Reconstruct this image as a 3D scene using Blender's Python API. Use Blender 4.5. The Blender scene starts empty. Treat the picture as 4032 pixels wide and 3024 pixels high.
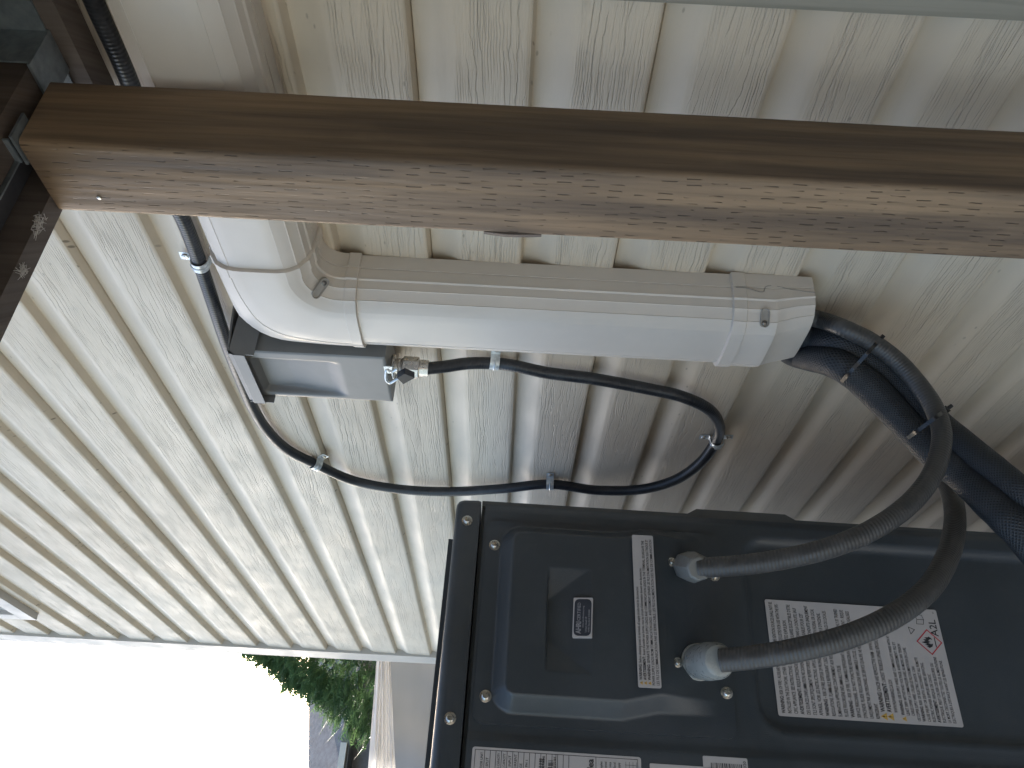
import bpy, bmesh, math, random
from mathutils import Vector, Matrix, noise as mnoise
random.seed(7)
R_ = math.radians
sc = bpy.context.scene
COL = sc.collection

# ---------------------------------------------------------------- camera
CAM = Vector((0.0, -0.7388, 1.5))
FW = Vector((-0.8442032, 0.5360145, 0.0030701))
RT = Vector((0.0253058, 0.0455755, -0.9986403))     # picture right (the phone was held sideways)
DN = Vector((-0.5354256, -0.8429777, -0.0520392))   # picture down
FPX = 3195.164                                      # focal length in pixels of the 4032 x 3024 photograph
cam = bpy.data.cameras.new('camera'); cam.sensor_width = 36.0; cam.lens = FPX / 4032 * 36
cam.clip_start = 0.02; cam.clip_end = 2000
co = bpy.data.objects.new('camera', cam); COL.objects.link(co)
m = Matrix.Identity(4)
for i in range(3):
    m[i][0] = RT[i]; m[i][1] = -DN[i]; m[i][2] = -FW[i]; m[i][3] = CAM[i]
co.matrix_world = m
sc.camera = co

# ---------------------------------------------------------------- sky, sun, exposure
SUN_EL = R_(18.0); SUN_DIR = Vector((-0.9238, 0.2285, 0.3093)).normalized()
w = bpy.data.worlds.new('World'); sc.world = w; w.use_nodes = True
nt = w.node_tree; bg = nt.nodes['Background']
sky = nt.nodes.new('ShaderNodeTexSky'); sky.sky_type = 'NISHITA'; sky.sun_disc = False
sky.sun_elevation = SUN_EL; sky.sun_rotation = math.atan2(SUN_DIR.x, SUN_DIR.y)
sky.air_density = 1.0; sky.dust_density = 3.0; sky.ozone_density = 1.0
nt.links.new(sky.outputs[0], bg.inputs[0]); bg.inputs[1].default_value = 0.15
sl = bpy.data.lights.new('sun', 'SUN'); sl.energy = 4.0; sl.angle = R_(0.5); sl.color = (1.0, 0.93, 0.82)
so = bpy.data.objects.new('sun', sl); COL.objects.link(so)
so.rotation_euler = SUN_DIR.to_track_quat('Z', 'Y').to_euler(); so.location = (-6, 2, 6)
sc.view_settings.view_transform = 'Standard'; sc.view_settings.look = 'None'
sc.view_settings.exposure = 2.14; sc.view_settings.gamma = 1.0
sc.cycles.max_bounces = 8; sc.cycles.diffuse_bounces = 5; sc.cycles.use_denoising = True

# ---------------------------------------------------------------- helpers
def at(x, y, off=0.0):
    """world point on the plane parallel to the wall, off metres in front of it, at photo position x, y (2212 px wide)"""
    v = FW * FPX + RT * (x * 1.8228 - 2016) + DN * (y * 1.8228 - 1512)
    return CAM + v * ((-CAM.y - off) / v.y)
def atz(x, y, z):
    """world point at depth z metres along the view axis"""
    v = FW * FPX + RT * (x * 1.8228 - 2016) + DN * (y * 1.8228 - 1512)
    return CAM + v * (z / FPX)

def tag(o, label=None, cat=None, group=None, kind=None):
    if label: o['label'] = label
    if cat: o['category'] = cat
    if group: o['group'] = group
    if kind: o['kind'] = kind
    return o
def empty(name, loc=(0, 0, 0), label=None, cat=None, group=None, rot=None):
    o = bpy.data.objects.new(name, None); COL.objects.link(o); o.empty_display_size = 0.05
    mm = Matrix.Translation(Vector(loc))
    if rot is not None: mm = mm @ rot.to_4x4()
    o.matrix_world = mm
    return tag(o, label, cat, group)
def obj(name, bm, mat, parent=None, smooth=30, bevel=0.0, seg=2, world=False):
    """link a bmesh as one mesh object. world=True: coordinates are world ones, made relative to the parent"""
    if bevel > 0:
        es = [e for e in bm.edges if len(e.link_faces) == 2 and e.calc_face_angle(0) > R_(28)]
        bmesh.ops.bevel(bm, geom=es, offset=bevel, segments=seg, profile=0.5, affect='EDGES', clamp_overlap=True)
    me = bpy.data.meshes.new(name)
    if world and parent is not None:
        bm.transform(chain(parent).inverted())
    bmesh.ops.recalc_face_normals(bm, faces=bm.faces) if not getattr(bm, '_keep', False) else None
    bm.to_mesh(me); bm.free()
    for mt in (mat if isinstance(mat, (list, tuple)) else [mat]): me.materials.append(mt)
    if smooth is not None:
        for p in me.polygons: p.use_smooth = True
        if smooth < 180: me.set_sharp_from_angle(angle=R_(smooth))
    o = bpy.data.objects.new(name, me); COL.objects.link(o)
    if parent is not None: o.parent = parent
    return o
def chain(o):
    while o.parent is not None: o = o.parent      # children carry no transform of their own
    return o.matrix_local.copy()
def box(bm, x0, x1, y0, y1, z0, z1, mi=0, M=None):
    vs = [bm.verts.new((x, y, z)) for x in (x0, x1) for y in (y0, y1) for z in (z0, z1)]
    if M is not None:
        for v in vs: v.co = M @ v.co
    for q in ((0, 1, 3, 2), (4, 6, 7, 5), (0, 4, 5, 1), (2, 3, 7, 6), (0, 2, 6, 4), (1, 5, 7, 3)):
        f = bm.faces.new([vs[i] for i in q]); f.material_index = mi
    return vs
def loft(bm, rings, cap0=True, cap1=True, closed=True, mi=0):
    R = [[bm.verts.new(p) for p in r] for r in rings]
    n = len(R[0])
    for a, b in zip(R, R[1:]):
        for i in range(n if closed else n - 1):
            j = (i + 1) % n
            f = bm.faces.new((a[i], a[j], b[j], b[i])); f.material_index = mi
    if closed and cap0: bm.faces.new(R[0][::-1]).material_index = mi
    if closed and cap1: bm.faces.new(R[-1]).material_index = mi
    return R
def spline(pts, step=0.006):
    P = [Vector(p) for p in pts]; P = [P[0] * 2 - P[1]] + P + [P[-1] * 2 - P[-2]]
    out = []
    for i in range(1, len(P) - 2):
        a, b, c, d = P[i - 1:i + 3]
        n = max(2, int((c - b).length / step))
        ta, tb, tc = (b - a).length ** .5 + 1e-6, (c - b).length ** .5 + 1e-6, (d - c).length ** .5 + 1e-6
        m1 = (b - a) / ta - (c - a) / (ta + tb) + (c - b) / tb
        m2 = (c - b) / tb - (d - b) / (tb + tc) + (d - c) / tc
        m1 *= tb; m2 *= tb
        for k in range(n):
            t = k / n; t2 = t * t; t3 = t2 * t
            out.append(b * (2 * t3 - 3 * t2 + 1) + m1 * (t3 - 2 * t2 + t) + c * (-2 * t3 + 3 * t2) + m2 * (t3 - t2))
    out.append(P[-2]); return out
def tube(bm, pts, r, n=16, mi=0, rfun=None, flat=None):
    """swept tube with UVs (u along the length in metres, v round)"""
    uvl = bm.loops.layers.uv.verify()
    rings = []; L = [0.0]
    T = []
    for i in range(len(pts)):
        t = (pts[min(i + 1, len(pts) - 1)] - pts[max(i - 1, 0)]).normalized(); T.append(t)
        if i: L.append(L[-1] + (pts[i] - pts[i - 1]).length)
    nrm = T[0].orthogonal().normalized()
    for i, p in enumerate(pts):
        nrm = (nrm - T[i] * nrm.dot(T[i])).normalized(); b = T[i].cross(nrm)
        rr = r if rfun is None else r * rfun(L[i])
        rings.append([bm.verts.new(p + (nrm * math.cos(2 * math.pi * k / n) + b * math.sin(2 * math.pi * k / n)) * rr) for k in range(n)])
    for i in range(len(rings) - 1):
        for k in range(n):
            j = (k + 1) % n
            f = bm.faces.new((rings[i][k], rings[i][j], rings[i + 1][j], rings[i + 1][k])); f.material_index = mi
            for lp, u, v in zip(f.loops, (L[i], L[i], L[i + 1], L[i + 1]), (k / n, (k + 1) / n, (k + 1) / n, k / n)):
                lp[uvl].uv = (u, v)
    bm.faces.new(rings[0][::-1]).material_index = mi; bm.faces.new(rings[-1]).material_index = mi
    return T
def cyl(bm, p0, p1, r0, r1=None, n=24, mi=0, rot=0.0):
    p0, p1 = Vector(p0), Vector(p1); r1 = r0 if r1 is None else r1
    t = (p1 - p0).normalized(); a = t.orthogonal().normalized(); b = t.cross(a)
    rings = []
    for p, r in ((p0, r0), (p1, r1)):
        rings.append([p + (a * math.cos(2 * math.pi * k / n + rot) + b * math.sin(2 * math.pi * k / n + rot)) * r for k in range(n)])
    loft(bm, rings, mi=mi)
def lathe(bm, p0, axis, prof, n=24, mi=0):
    """prof: list of (distance along axis, radius)"""
    p0 = Vector(p0); t = Vector(axis).normalized(); a = t.orthogonal().normalized(); b = t.cross(a)
    loft(bm, [[p0 + t * d + (a * math.cos(2 * math.pi * k / n) + b * math.sin(2 * math.pi * k / n)) * max(r, 1e-4) for k in range(n)] for d, r in prof], mi=mi)

# ---------------------------------------------------------------- materials
class NT:
    def __init__(s, name):
        s.m = bpy.data.materials.new(name); s.m.use_nodes = True; s.t = s.m.node_tree; s.b = s.t.nodes['Principled BSDF']
    def n(s, ty, **kw):
        o = s.t.nodes.new(ty)
        for k, v in kw.items(): setattr(o, k, v)
        return o
    def l(s, a, b): s.t.links.new(a, b)
    def val(s, sock, v):
        if hasattr(v, 'is_linked') or hasattr(v, 'links'): s.l(v, sock)
        else: sock.default_value = v
    def math(s, op, a, b=0.0, c=0.0):
        o = s.n('ShaderNodeMath', operation=op)
        for i, v in enumerate((a, b, c)):
            if i < len(o.inputs): s.val(o.inputs[i], v)
        return o.outputs[0]
    def coord(s, kind='Object'):
        return s.n('ShaderNodeTexCoord').outputs[kind]
    def map(s, v, sc=(1, 1, 1), loc=(0, 0, 0)):
        o = s.n('ShaderNodeMapping'); s.l(v, o.inputs[0]); o.inputs['Scale'].default_value = sc; o.inputs['Location'].default_value = loc
        return o.outputs[0]
    def noise(s, v, scale=1.0, detail=4.0, rough=0.5, dist=0.0, col=False):
        o = s.n('ShaderNodeTexNoise'); s.l(v, o.inputs['Vector']); o.inputs['Scale'].default_value = scale
        o.inputs['Detail'].default_value = detail; o.inputs['Roughness'].default_value = rough; o.inputs['Distortion'].default_value = dist
        return o.outputs['Color' if col else 'Fac']
    def ramp(s, v, lo, hi, a=0.0, b=1.0, smooth=True):
        o = s.n('ShaderNodeMapRange', interpolation_type='SMOOTHSTEP' if smooth else 'LINEAR'); s.val(o.inputs[0], v)
        for i, x in enumerate((lo, hi, a, b)): o.inputs[i + 1].default_value = x
        return o.outputs[0]
    def mix(s, f, a, b, mode='MIX'):
        o = s.n('ShaderNodeMix', data_type='RGBA', blend_type=mode); s.val(o.inputs[0], f)
        for i, v in ((6, a), (7, b)):
            if isinstance(v, tuple): v = (*v, 1.0) if len(v) == 3 else v
            s.val(o.inputs[i], v)
        return o.outputs[2]
    def bump(s, h, dist=0.001, strength=1.0, prev=None):
        o = s.n('ShaderNodeBump'); s.l(h, o.inputs['Height']); o.inputs['Distance'].default_value = dist; o.inputs['Strength'].default_value = strength
        if prev is not None: s.l(prev, o.inputs['Normal'])
        return o.outputs[0]
    def set(s, **kw):
        for k, v in kw.items():
            i = s.b.inputs[k.replace('_', ' ')]
            if isinstance(v, tuple) and len(v) == 3 and i.type == 'RGBA': v = (*v, 1.0)
            s.val(i, v)
        return s.m
def plain(name, col, rough=0.5, metal=0.0, var=0.06, vscale=30.0, bumpd=0.0, bscale=300.0, coat=0.0, spec=0.5):
    t = NT(name); c = t.coord()
    n = t.noise(c, vscale, 5, 0.6)
    dk = tuple(x * (1 - var * 2) for x in col); lt = tuple(min(1, x * (1 + var)) for x in col)
    t.set(Base_Color=t.mix(t.ramp(n, 0.3, 0.7), dk, lt), Metallic=metal, Coat_Weight=coat)
    t.b.inputs['Specular IOR Level'].default_value = spec
    t.l(t.ramp(t.noise(c, vscale * 2.3, 4), 0.3, 0.7, rough * 0.85, min(1, rough * 1.15)), t.b.inputs['Roughness'])
    if bumpd: t.set(Normal=t.bump(t.noise(c, bscale, 3, 0.6), bumpd))
    return t.m

Z0 = 1.6289; C = 0.127      # a butt edge of the siding lies at Z0; one course is 127 mm (5 in)
def siding_material(name='vinyl_siding', xscale=1.0):
    t = NT(name); c = t.coord(); s = t.n('ShaderNodeSeparateXYZ'); t.l(c, s.inputs[0])
    geo = t.math('ADD', s.outputs[0], s.outputs[1]); z = s.outputs[2]
    cmb = t.n('ShaderNodeCombineXYZ'); t.l(geo, cmb.inputs[0]); t.l(z, cmb.inputs[2])
    q = cmb.outputs[0]
    k = t.math('DIVIDE', t.math('SUBTRACT', z, Z0 - 20 * C), C)
    fr = t.math('FRACT', k); idx = t.math('FLOOR', k)
    face = t.math('MULTIPLY', t.ramp(fr, 0.645, 0.60), t.ramp(fr, 0.01, 0.03))
    # every course gets its own piece of grain
    cmb2 = t.n('ShaderNodeCombineXYZ'); t.l(t.math('ADD', geo, t.math('MULTIPLY', idx, 3.7)), cmb2.inputs[0]); t.l(z, cmb2.inputs[2])
    g = cmb2.outputs[0]
    def lines(freq, a1, s1, a2, s2, width, m_lo, m_hi, mscale):
        w1 = t.math('MULTIPLY', t.noise(t.map(g, s1), 1.0, 2), a1)
        w2 = t.math('MULTIPLY', t.noise(t.map(g, s2), 1.0, 3), a2)
        u = t.math('ADD', t.math('ADD', t.math('MULTIPLY', z, freq), w1), w2)
        tri = t.math('PINGPONG', u, 0.5)
        ln = t.ramp(tri, width, 0.0)
        return t.math('MULTIPLY', ln, t.ramp(t.noise(t.map(g, mscale), 1.0, 2), m_lo, m_hi))
    l1 = lines(135, 5.0, (3.2, 1, 14), 1.2, (26, 1, 50), 0.085, 0.44, 0.58, (2.6, 1, 60))
    l2 = lines(290, 7.0, (4.5, 1, 20), 1.4, (30, 1, 60), 0.22, 0.44, 0.60, (9, 1, 70))
    st = t.noise(t.map(g, (26, 1, 430)), 1.0, 3, 0.65)
    h = t.math('ADD', t.math('ADD', t.math('MULTIPLY', l1, -0.85), t.math('MULTIPLY', l2, -0.55)), t.math('MULTIPLY', st, 0.9))
    h = t.math('MULTIPLY', h, t.ramp(face, 0, 1, 0.10, 1.0))
    wav = t.noise(t.map(g, (5, 1, 9)), 1.0, 2)
    b1 = t.bump(h, 0.0009)
    b2 = t.bump(wav, 0.003, 0.5, b1)
    big = t.noise(t.map(q, (0.8, 1, 1.3)), 1.0, 4, 0.6)
    mot = t.noise(t.map(q, (9, 1, 16)), 1.0, 5, 0.65)
    col = t.mix(t.ramp(big, 0.3, 0.7), (0.595, 0.508, 0.392), (0.65, 0.583, 0.476))
    col = t.mix(t.ramp(mot, 0.42, 0.72, 0.0, 0.13), col, (0.42, 0.40, 0.36))
    col = t.mix(t.math('MULTIPLY', t.math('MULTIPLY', l1, face), 0.10), col, (0.28, 0.26, 0.22))
    col = t.mix(t.math('MULTIPLY', t.math('MULTIPLY', l2, face), 0.25), col, (0.33, 0.31, 0.27))
    # specks of dirt, thicker in the channel above each lap
    vo = t.n('ShaderNodeTexVoronoi'); t.l(t.map(q, (26, 1, 60)), vo.inputs['Vector']); vo.inputs['Scale'].default_value = 1.0
    sp = t.ramp(vo.outputs['Distance'], 0.115, 0.05)
    sp = t.math('MULTIPLY', sp, t.ramp(t.noise(t.map(q, (3, 1, 30)), 1.0, 2), 0.52, 0.60))
    vf = t.n('ShaderNodeTexVoronoi'); t.l(t.map(q, (60, 1, 120)), vf.inputs['Vector']); vf.inputs['Scale'].default_value = 1.0
    sp2 = t.math('MULTIPLY', t.ramp(vf.outputs['Distance'], 0.22, 0.12), t.math('MULTIPLY', t.ramp(fr, 0.95, 0.975), t.ramp(t.noise(t.map(q, (7, 1, 3)), 1.0, 2), 0.5, 0.6)))
    col = t.mix(t.math('MULTIPLY', t.math('MAXIMUM', t.math('MULTIPLY', sp, 0.6), sp2), 0.75), col, (0.16, 0.13, 0.09))
    # grime settled on the upward-facing shoulder
    gr = t.math('MULTIPLY', t.ramp(fr, 0.78, 0.95), t.ramp(t.noise(t.map(q, (6, 1, 2)), 1.0, 4, 0.7), 0.45, 0.75, 0.0, 0.25))
    col = t.mix(gr, col, (0.36, 0.34, 0.30))
    t.set(Base_Color=col, Normal=b2, Roughness=t.ramp(mot, 0.3, 0.7, 0.42, 0.6))
    t.b.inputs['Specular IOR Level'].default_value = 0.4
    return t.m
M_SID = siding_material()
M_TRIM = plain('white_vinyl_trim', (0.47, 0.445, 0.405), 0.45, var=0.03, vscale=6)
M_COVER = plain('duct_plastic', (0.62, 0.575, 0.52), 0.42, var=0.02, vscale=9, bumpd=0.00008, bscale=420)
M_COVIN = plain('duct_inside_shade', (0.05, 0.045, 0.04), 0.9)
def unit_paint():
    t = NT('charcoal_coated_steel'); c = t.coord()
    n = t.noise(c, 7, 5, 0.6); d = t.noise(c, 55, 5, 0.7)
    col = t.mix(t.ramp(n, 0.35, 0.7), (0.044, 0.053, 0.062), (0.056, 0.066, 0.077))
    col = t.mix(t.ramp(d, 0.55, 0.8, 0, 0.25), col, (0.09, 0.09, 0.09))
    t.set(Base_Color=col, Roughness=t.ramp(n, 0.3, 0.7, 0.28, 0.38), Normal=t.bump(t.noise(c, 900, 2, 0.5), 0.00025))
    return t.m
M_UNIT = unit_paint()
M_STEEL = plain('screw_steel', (0.62, 0.60, 0.55), 0.3, 1.0, var=0.1, vscale=200)
M_ZINC = plain('zinc_plated_steel', (0.72, 0.77, 0.79), 0.34, 0.5, var=0.14, vscale=90)
M_ZINCD = plain('dull_galvanised_steel', (0.27, 0.31, 0.33), 0.5, 0.7, var=0.15, vscale=40)
def box_paint():
    t = NT('grey_enamel'); c = t.coord(); n = t.noise(c, 9, 4, 0.6)
    t.set(Base_Color=t.mix(t.ramp(n, 0.3, 0.7), (0.155, 0.160, 0.160), (0.185, 0.190, 0.188)), Roughness=0.42, Normal=t.bump(t.noise(c, 40, 3), 0.0003))
    return t.m
M_BOX = box_paint()
def conduit_mat(name, col, rough, pitch=0.0047, bd=0.00010, wear=0.1):
    t = NT(name); c = t.coord('UV'); s = t.n('ShaderNodeSeparateXYZ'); t.l(c, s.inputs[0])
    oc = t.coord()
    spiral = t.math('ADD', t.math('DIVIDE', s.outputs[0], pitch), s.outputs[1])
    wv = t.math('SINE', t.math('MULTIPLY', spiral, 2 * math.pi))
    n = t.noise(oc, 40, 4, 0.6)
    cc = t.mix(t.ramp(n, 0.4, 0.75, 0, wear * 4), col, tuple(min(1, x * 1.7 + 0.02) for x in col))
    t.set(Base_Color=cc, Roughness=t.ramp(n, 0.3, 0.7, rough * 0.8, rough * 1.2), Normal=t.bump(wv, bd))
    return t.m
M_CBLK = conduit_mat('black_conduit_jacket', (0.022, 0.025, 0.030), 0.36)
M_CGRY = conduit_mat('grey_conduit_jacket', (0.060, 0.059, 0.058), 0.42, 0.0042, 0.00016)
def braid():
    t = NT('black_braided_sleeve'); c = t.coord('UV'); s = t.n('ShaderNodeSeparateXYZ'); t.l(c, s.inputs[0])
    a = t.math('MULTIPLY', s.outputs[0], 2 * math.pi / 0.0042); b = t.math('MULTIPLY', s.outputs[1], 2 * math.pi * 26)
    w1 = t.math('SINE', t.math('ADD', a, b)); w2 = t.math('SINE', t.math('SUBTRACT', a, b))
    hh = t.math('MAXIMUM', w1, w2)
    oc = t.coord(); n = t.noise(oc, 25, 4, 0.6)
    fold = t.noise(t.map(oc, (30, 30, 30)), 1.0, 3)
    col = t.mix(t.ramp(hh, -0.2, 0.9), (0.009, 0.011, 0.014), (0.030, 0.036, 0.044))
    t.set(Base_Color=col, Roughness=t.ramp(n, 0.3, 0.7, 0.42, 0.6), Normal=t.bump(fold, 0.0035, 0.8, t.bump(hh, 0.00035)))
    return t.m
M_BRAID = braid()
M_TIE = plain('black_nylon', (0.012, 0.013, 0.015), 0.3)
M_FIT2 = plain('pale_fitting_plastic', (0.30, 0.31, 0.295), 0.30, var=0.01, vscale=50)
M_FIT = plain('grey_fitting_plastic', (0.19, 0.19, 0.178), 0.42, var=0.015, vscale=50)
M_FITM = plain('die_cast_zinc', (0.70, 0.67, 0.64), 0.30, 0.75, var=0.08, vscale=80)
M_LABEL = plain('label_paper', (0.50, 0.48, 0.48), 0.5, var=0.02)
M_INK = plain('black_ink', (0.03, 0.03, 0.035), 0.6)
M_INKW = plain('white_ink', (0.62, 0.61, 0.62), 0.5)
M_YEL = plain('yellow_ink', (0.66, 0.42, 0.10), 0.5)
M_RED = plain('red_ink', (0.55, 0.05, 0.07), 0.5)
def wood(name, c1, c2, incise=True, rough=0.6):
    t = NT(name); c = t.coord(); s = t.n('ShaderNodeSeparateXYZ'); t.l(c, s.inputs[0])
    u = s.outputs[2]; v = t.math('ADD', s.outputs[0], s.outputs[1])
    cv = t.n('ShaderNodeCombineXYZ'); t.l(u, cv.inputs[0]); t.l(v, cv.inputs[1])
    q = cv.outputs[0]
    warp = t.noise(t.map(q, (2.2, 16, 1)), 1.0, 3)
    grain = t.noise(t.map(q, (5, 170, 1)), 1.0, 5, 0.65, 0.4)
    broad = t.noise(t.map(q, (1.6, 26, 1)), 1.0, 4, 0.6)
    ringv = t.math('SINE', t.math('ADD', t.math('MULTIPLY', v, 420), t.math('MULTIPLY', warp, 14)))
    col = t.mix(t.ramp(broad, 0.32, 0.68), c1, c2)
    col = t.mix(t.ramp(grain, 0.50, 0.72, 0, 0.24), col, tuple(x * 0.45 for x in c1))
    col = t.mix(t.ramp(ringv, 0.2, 1.0, 0, 0.16), col, tuple(x * 0.5 for x in c1))
    pat = t.noise(t.map(q, (9, 22, 1), (3, 5, 0)), 1.0, 4, 0.6)
    col = t.mix(t.ramp(pat, 0.55, 0.8, 0, 0.16), col, tuple(min(1, x * 1.5 + .02) for x in c2))
    h = t.math('MULTIPLY', grain, 0.25)
    if incise:
        wv = t.math('ADD', v, t.math('MULTIPLY', t.noise(t.map(q, (60, 60, 1)), 1.0, 2), 0.0024))
        wu = t.math('ADD', u, t.math('MULTIPLY', t.noise(t.map(q, (45, 160, 1)), 1.0, 2), 0.012))
        ci = t.math('DIVIDE', wu, 0.0235); col_i = t.math('FLOOR', ci)
        ro = t.math('ADD', t.math('DIVIDE', wv, 0.0077), t.math('MULTIPLY', t.math('MODULO', col_i, 2.0), 0.5))
        tri = t.math('PINGPONG', ro, 0.5)
        lf = t.math('PINGPONG', t.math('FRACT', ci), 0.5)
        dash = t.math('MULTIPLY', t.ramp(tri, 0.10, 0.035), t.ramp(lf, 0.19, 0.27))
        keep = t.noise(t.map(q, (43, 130, 1), (9, 2, 0)), 1.0, 1)
        dash = t.math('MULTIPLY', dash, t.ramp(keep, 0.44, 0.62, 0.06, 1.0))
        gn = t.n('ShaderNodeNewGeometry'); gs = t.n('ShaderNodeSeparateXYZ'); t.l(gn.outputs['Normal'], gs.inputs[0])
        dash = t.math('MULTIPLY', dash, t.ramp(t.math('ABSOLUTE', gs.outputs[1]), 0.5, 0.8, 0.08, 1.0))
        col = t.mix(t.math('MULTIPLY', dash, 0.7), col, tuple(x * 0.2 for x in c1))
        h = t.math('SUBTRACT', h, dash)
    t.set(Base_Color=col, Normal=t.bump(h, 0.0012), Roughness=t.ramp(grain, 0.3, 0.7, rough - .1, rough + .15))
    t.b.inputs['Specular IOR Level'].default_value = 0.35
    return t.m
M_POST = wood('stained_treated_lumber', (0.125, 0.090, 0.064), (0.285, 0.195, 0.118))
M_BEAM = wood('dark_stained_lumber', (0.105, 0.086, 0.074), (0.150, 0.125, 0.108), False)
M_DECK = wood('deck_lumber', (0.07, 0.055, 0.045), (0.12, 0.09, 0.07), False)
M_WEB = plain('cobweb', (0.55, 0.53, 0.50), 0.9)

# ---------------------------------------------------------------- ground
def ground_mat():
    t = NT('gravel_and_concrete'); c = t.coord()
    n = t.noise(c, 3, 6, 0.65); f = t.noise(c, 60, 4, 0.7)
    t.set(Base_Color=t.mix(t.ramp(f, 0.3, 0.7), t.mix(n, (0.38, 0.36, 0.325), (0.44, 0.42, 0.38)), (0.48, 0.46, 0.42)), Roughness=0.9, Normal=t.bump(f, 0.004))
    return t.m
def grass_mat():
    t = NT('lawn'); c = t.coord(); n = t.noise(c, 0.8, 6, 0.7); f = t.noise(c, 40, 4, 0.7)
    t.set(Base_Color=t.mix(t.ramp(n, 0.3, 0.7), (0.075, 0.070, 0.045), (0.11, 0.10, 0.065)), Roughness=0.95, Normal=t.bump(f, 0.02))
    return t.m
bm = bmesh.new(); S = 400
vs = [bm.verts.new(p) for p in ((-S, -S, -0.01), (S, -S, -0.01), (S, S, -0.01), (-S, S, -0.01))]; bm.faces.new(vs)
tag(obj('ground', bm, grass_mat(), smooth=None), kind='structure')
bm = bmesh.new(); box(bm, -6, 5, -5, -0.02, -0.05, 0.0)
tag(obj('patio', bm, ground_mat(), smooth=None), kind='structure')

# ---------------------------------------------------------------- house wall
XC = -3.03                  # where the siding meets the corner post
house = empty('house', (XC, 0, 0), 'house wall of cream horizontal vinyl siding with wood grain, behind the brown post', 'house')
def course_profile(lap):
    face = [(0.0, 0.0006), (0.0015, -0.0003), (0.004, -0.0006), (0.02, -0.0002), (0.05, 0.0006), (0.074, 0.0013), (0.081, 0.0019),
            (0.086, 0.0036), (0.092, 0.0070), (0.099, 0.0108), (0.106, 0.0136), (0.113, 0.0152)]
    if lap:   # a real lap: the butt of the panel above stands clear of this one, with a slot behind it
        return face + [(0.1190, 0.0162), (0.1216, 0.0165), (0.1218, 0.0200), (0.1226, 0.0200), (0.1229, 0.0145), (0.1258, 0.0014), (0.1266, 0.0007)]
    return face + [(0.1180, 0.0161), (0.1205, 0.0165), (0.1220, 0.0163), (0.1226, 0.0152), (0.1258, 0.0014), (0.1266, 0.0007)]
XSEAM = at(860, 1256).x
def siding(x0, x1, n0, n1, yfun, name, parent):
    bm = bmesh.new()
    xs = [x0 + (x1 - x0) * i / 70 for i in range(71)]
    def mk(xs, ns):
        prev = None
        for n in ns:
            for dz, dy in course_profile((n + 1) % 2 == 0):
                z = Z0 + n * C + dz
                row = [bm.verts.new((x, dy + yfun(x, z, n), z)) for x in xs]
                if prev:
                    for a, b, c, d in zip(prev, prev[1:], row[1:], row): bm.faces.new((a, b, c, d))
                prev = row
    mk(xs, range(n0, n1))
    return obj(name, bm, M_SID, parent, smooth=24, world=True)
def wav(x, z, n):
    return 0.0011 * mnoise.noise(Vector((x * 2.3, n * 1.7, 0.3))) + 0.0012 * mnoise.noise(Vector((x * 0.7 + 5, z * 1.1, 2.0)))
siding(XC - 0.012, 1.6, -13, 29, wav, 'siding', house)
# end of a neighbouring panel, lapped over it as a thin second skin
bm = bmesh.new()
for n in (-1, -2):
    prev = None
    for dz, dy in course_profile((n + 1) % 2 == 0)[1:-1]:
        z = Z0 + n * C + dz
        xs = [XC - 0.01 + (XSEAM - XC + 0.01) * i / 12 for i in range(13)]
        row = [bm.verts.new((x, dy + wav(x, z, n) - 0.0030, z)) for x in xs] + [bm.verts.new((XSEAM, dy + wav(XSEAM, z, n) + 0.0004, z))]
        if prev:
            for a, b, c, d in zip(prev, prev[1:], row[1:], row): bm.faces.new((a, b, c, d))
        prev = row
tag(obj('siding_lap', bm, M_SID, house, smooth=24, world=True))
# body of the house behind the siding (keeps the sun off the wall)
bm = bmesh.new(); box(bm, -3.115, 1.6, 0.032, 7.0, 0.0, 5.31)
obj('wall_core', bm, M_TRIM, house, smooth=None, world=True)
bm = bmesh.new(); box(bm, 1.3, 4.5, -2.4, 0.02, 0.0, 5.31)      # unseen block added behind the viewer to darken the light from that side
obj('added_light_block', bm, plain('light_block_taupe', (0.10, 0.095, 0.09), 0.8), house, smooth=None, world=True)
# outside corner post: a J-channel lip, the flat leg and its return round the corner
bm = bmesh.new()
box(bm, -3.132, XC - 0.006, -0.0075, 0.030, 0.0, 5.31)
box(bm, -3.132, -3.118, 0.032, 0.10, 0.0, 5.31)
obj('corner_post', bm, M_TRIM, house, bevel=0.003, world=True)
# window high on the wall
wx = at(76, 1338, .01)
X0 = at(79, 1338.5, 0.02).x; ZW = at(79, 1338.5, 0.02).z
bm = bmesh.new()
for a in ((X0, X0 + 1.1, -0.022, 0.03, ZW, ZW + 0.05), (X0, X0 + 0.05, -0.0222, 0.03, ZW + 0.05, ZW + 1.25), (X0 + 1.05, X0 + 1.1, -0.0222, 0.03, ZW + 0.05, ZW + 1.25), (X0, X0 + 1.1, -0.022, 0.03, ZW + 1.25, ZW + 1.3),
          (X0 + 0.05, X0 + 1.05, -0.008, 0.028, ZW + 0.05, ZW + 0.08), (X0 + 0.05, X0 + 0.08, -0.0082, 0.028, ZW + 0.08, ZW + 1.25)): box(bm, *a)
wf = obj('window', bm, M_TRIM, house, bevel=0.002, world=True)
gl = NT('window_glass'); gl.set(Base_Color=(0.05, 0.06, 0.07), Roughness=0.06)
bm = bmesh.new(); box(bm, X0 + 0.08, X0 + 1.05, 0.008, 0.014, ZW + 0.08, ZW + 1.25)
obj('pane', bm, gl.m, wf, smooth=None, world=True)
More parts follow.
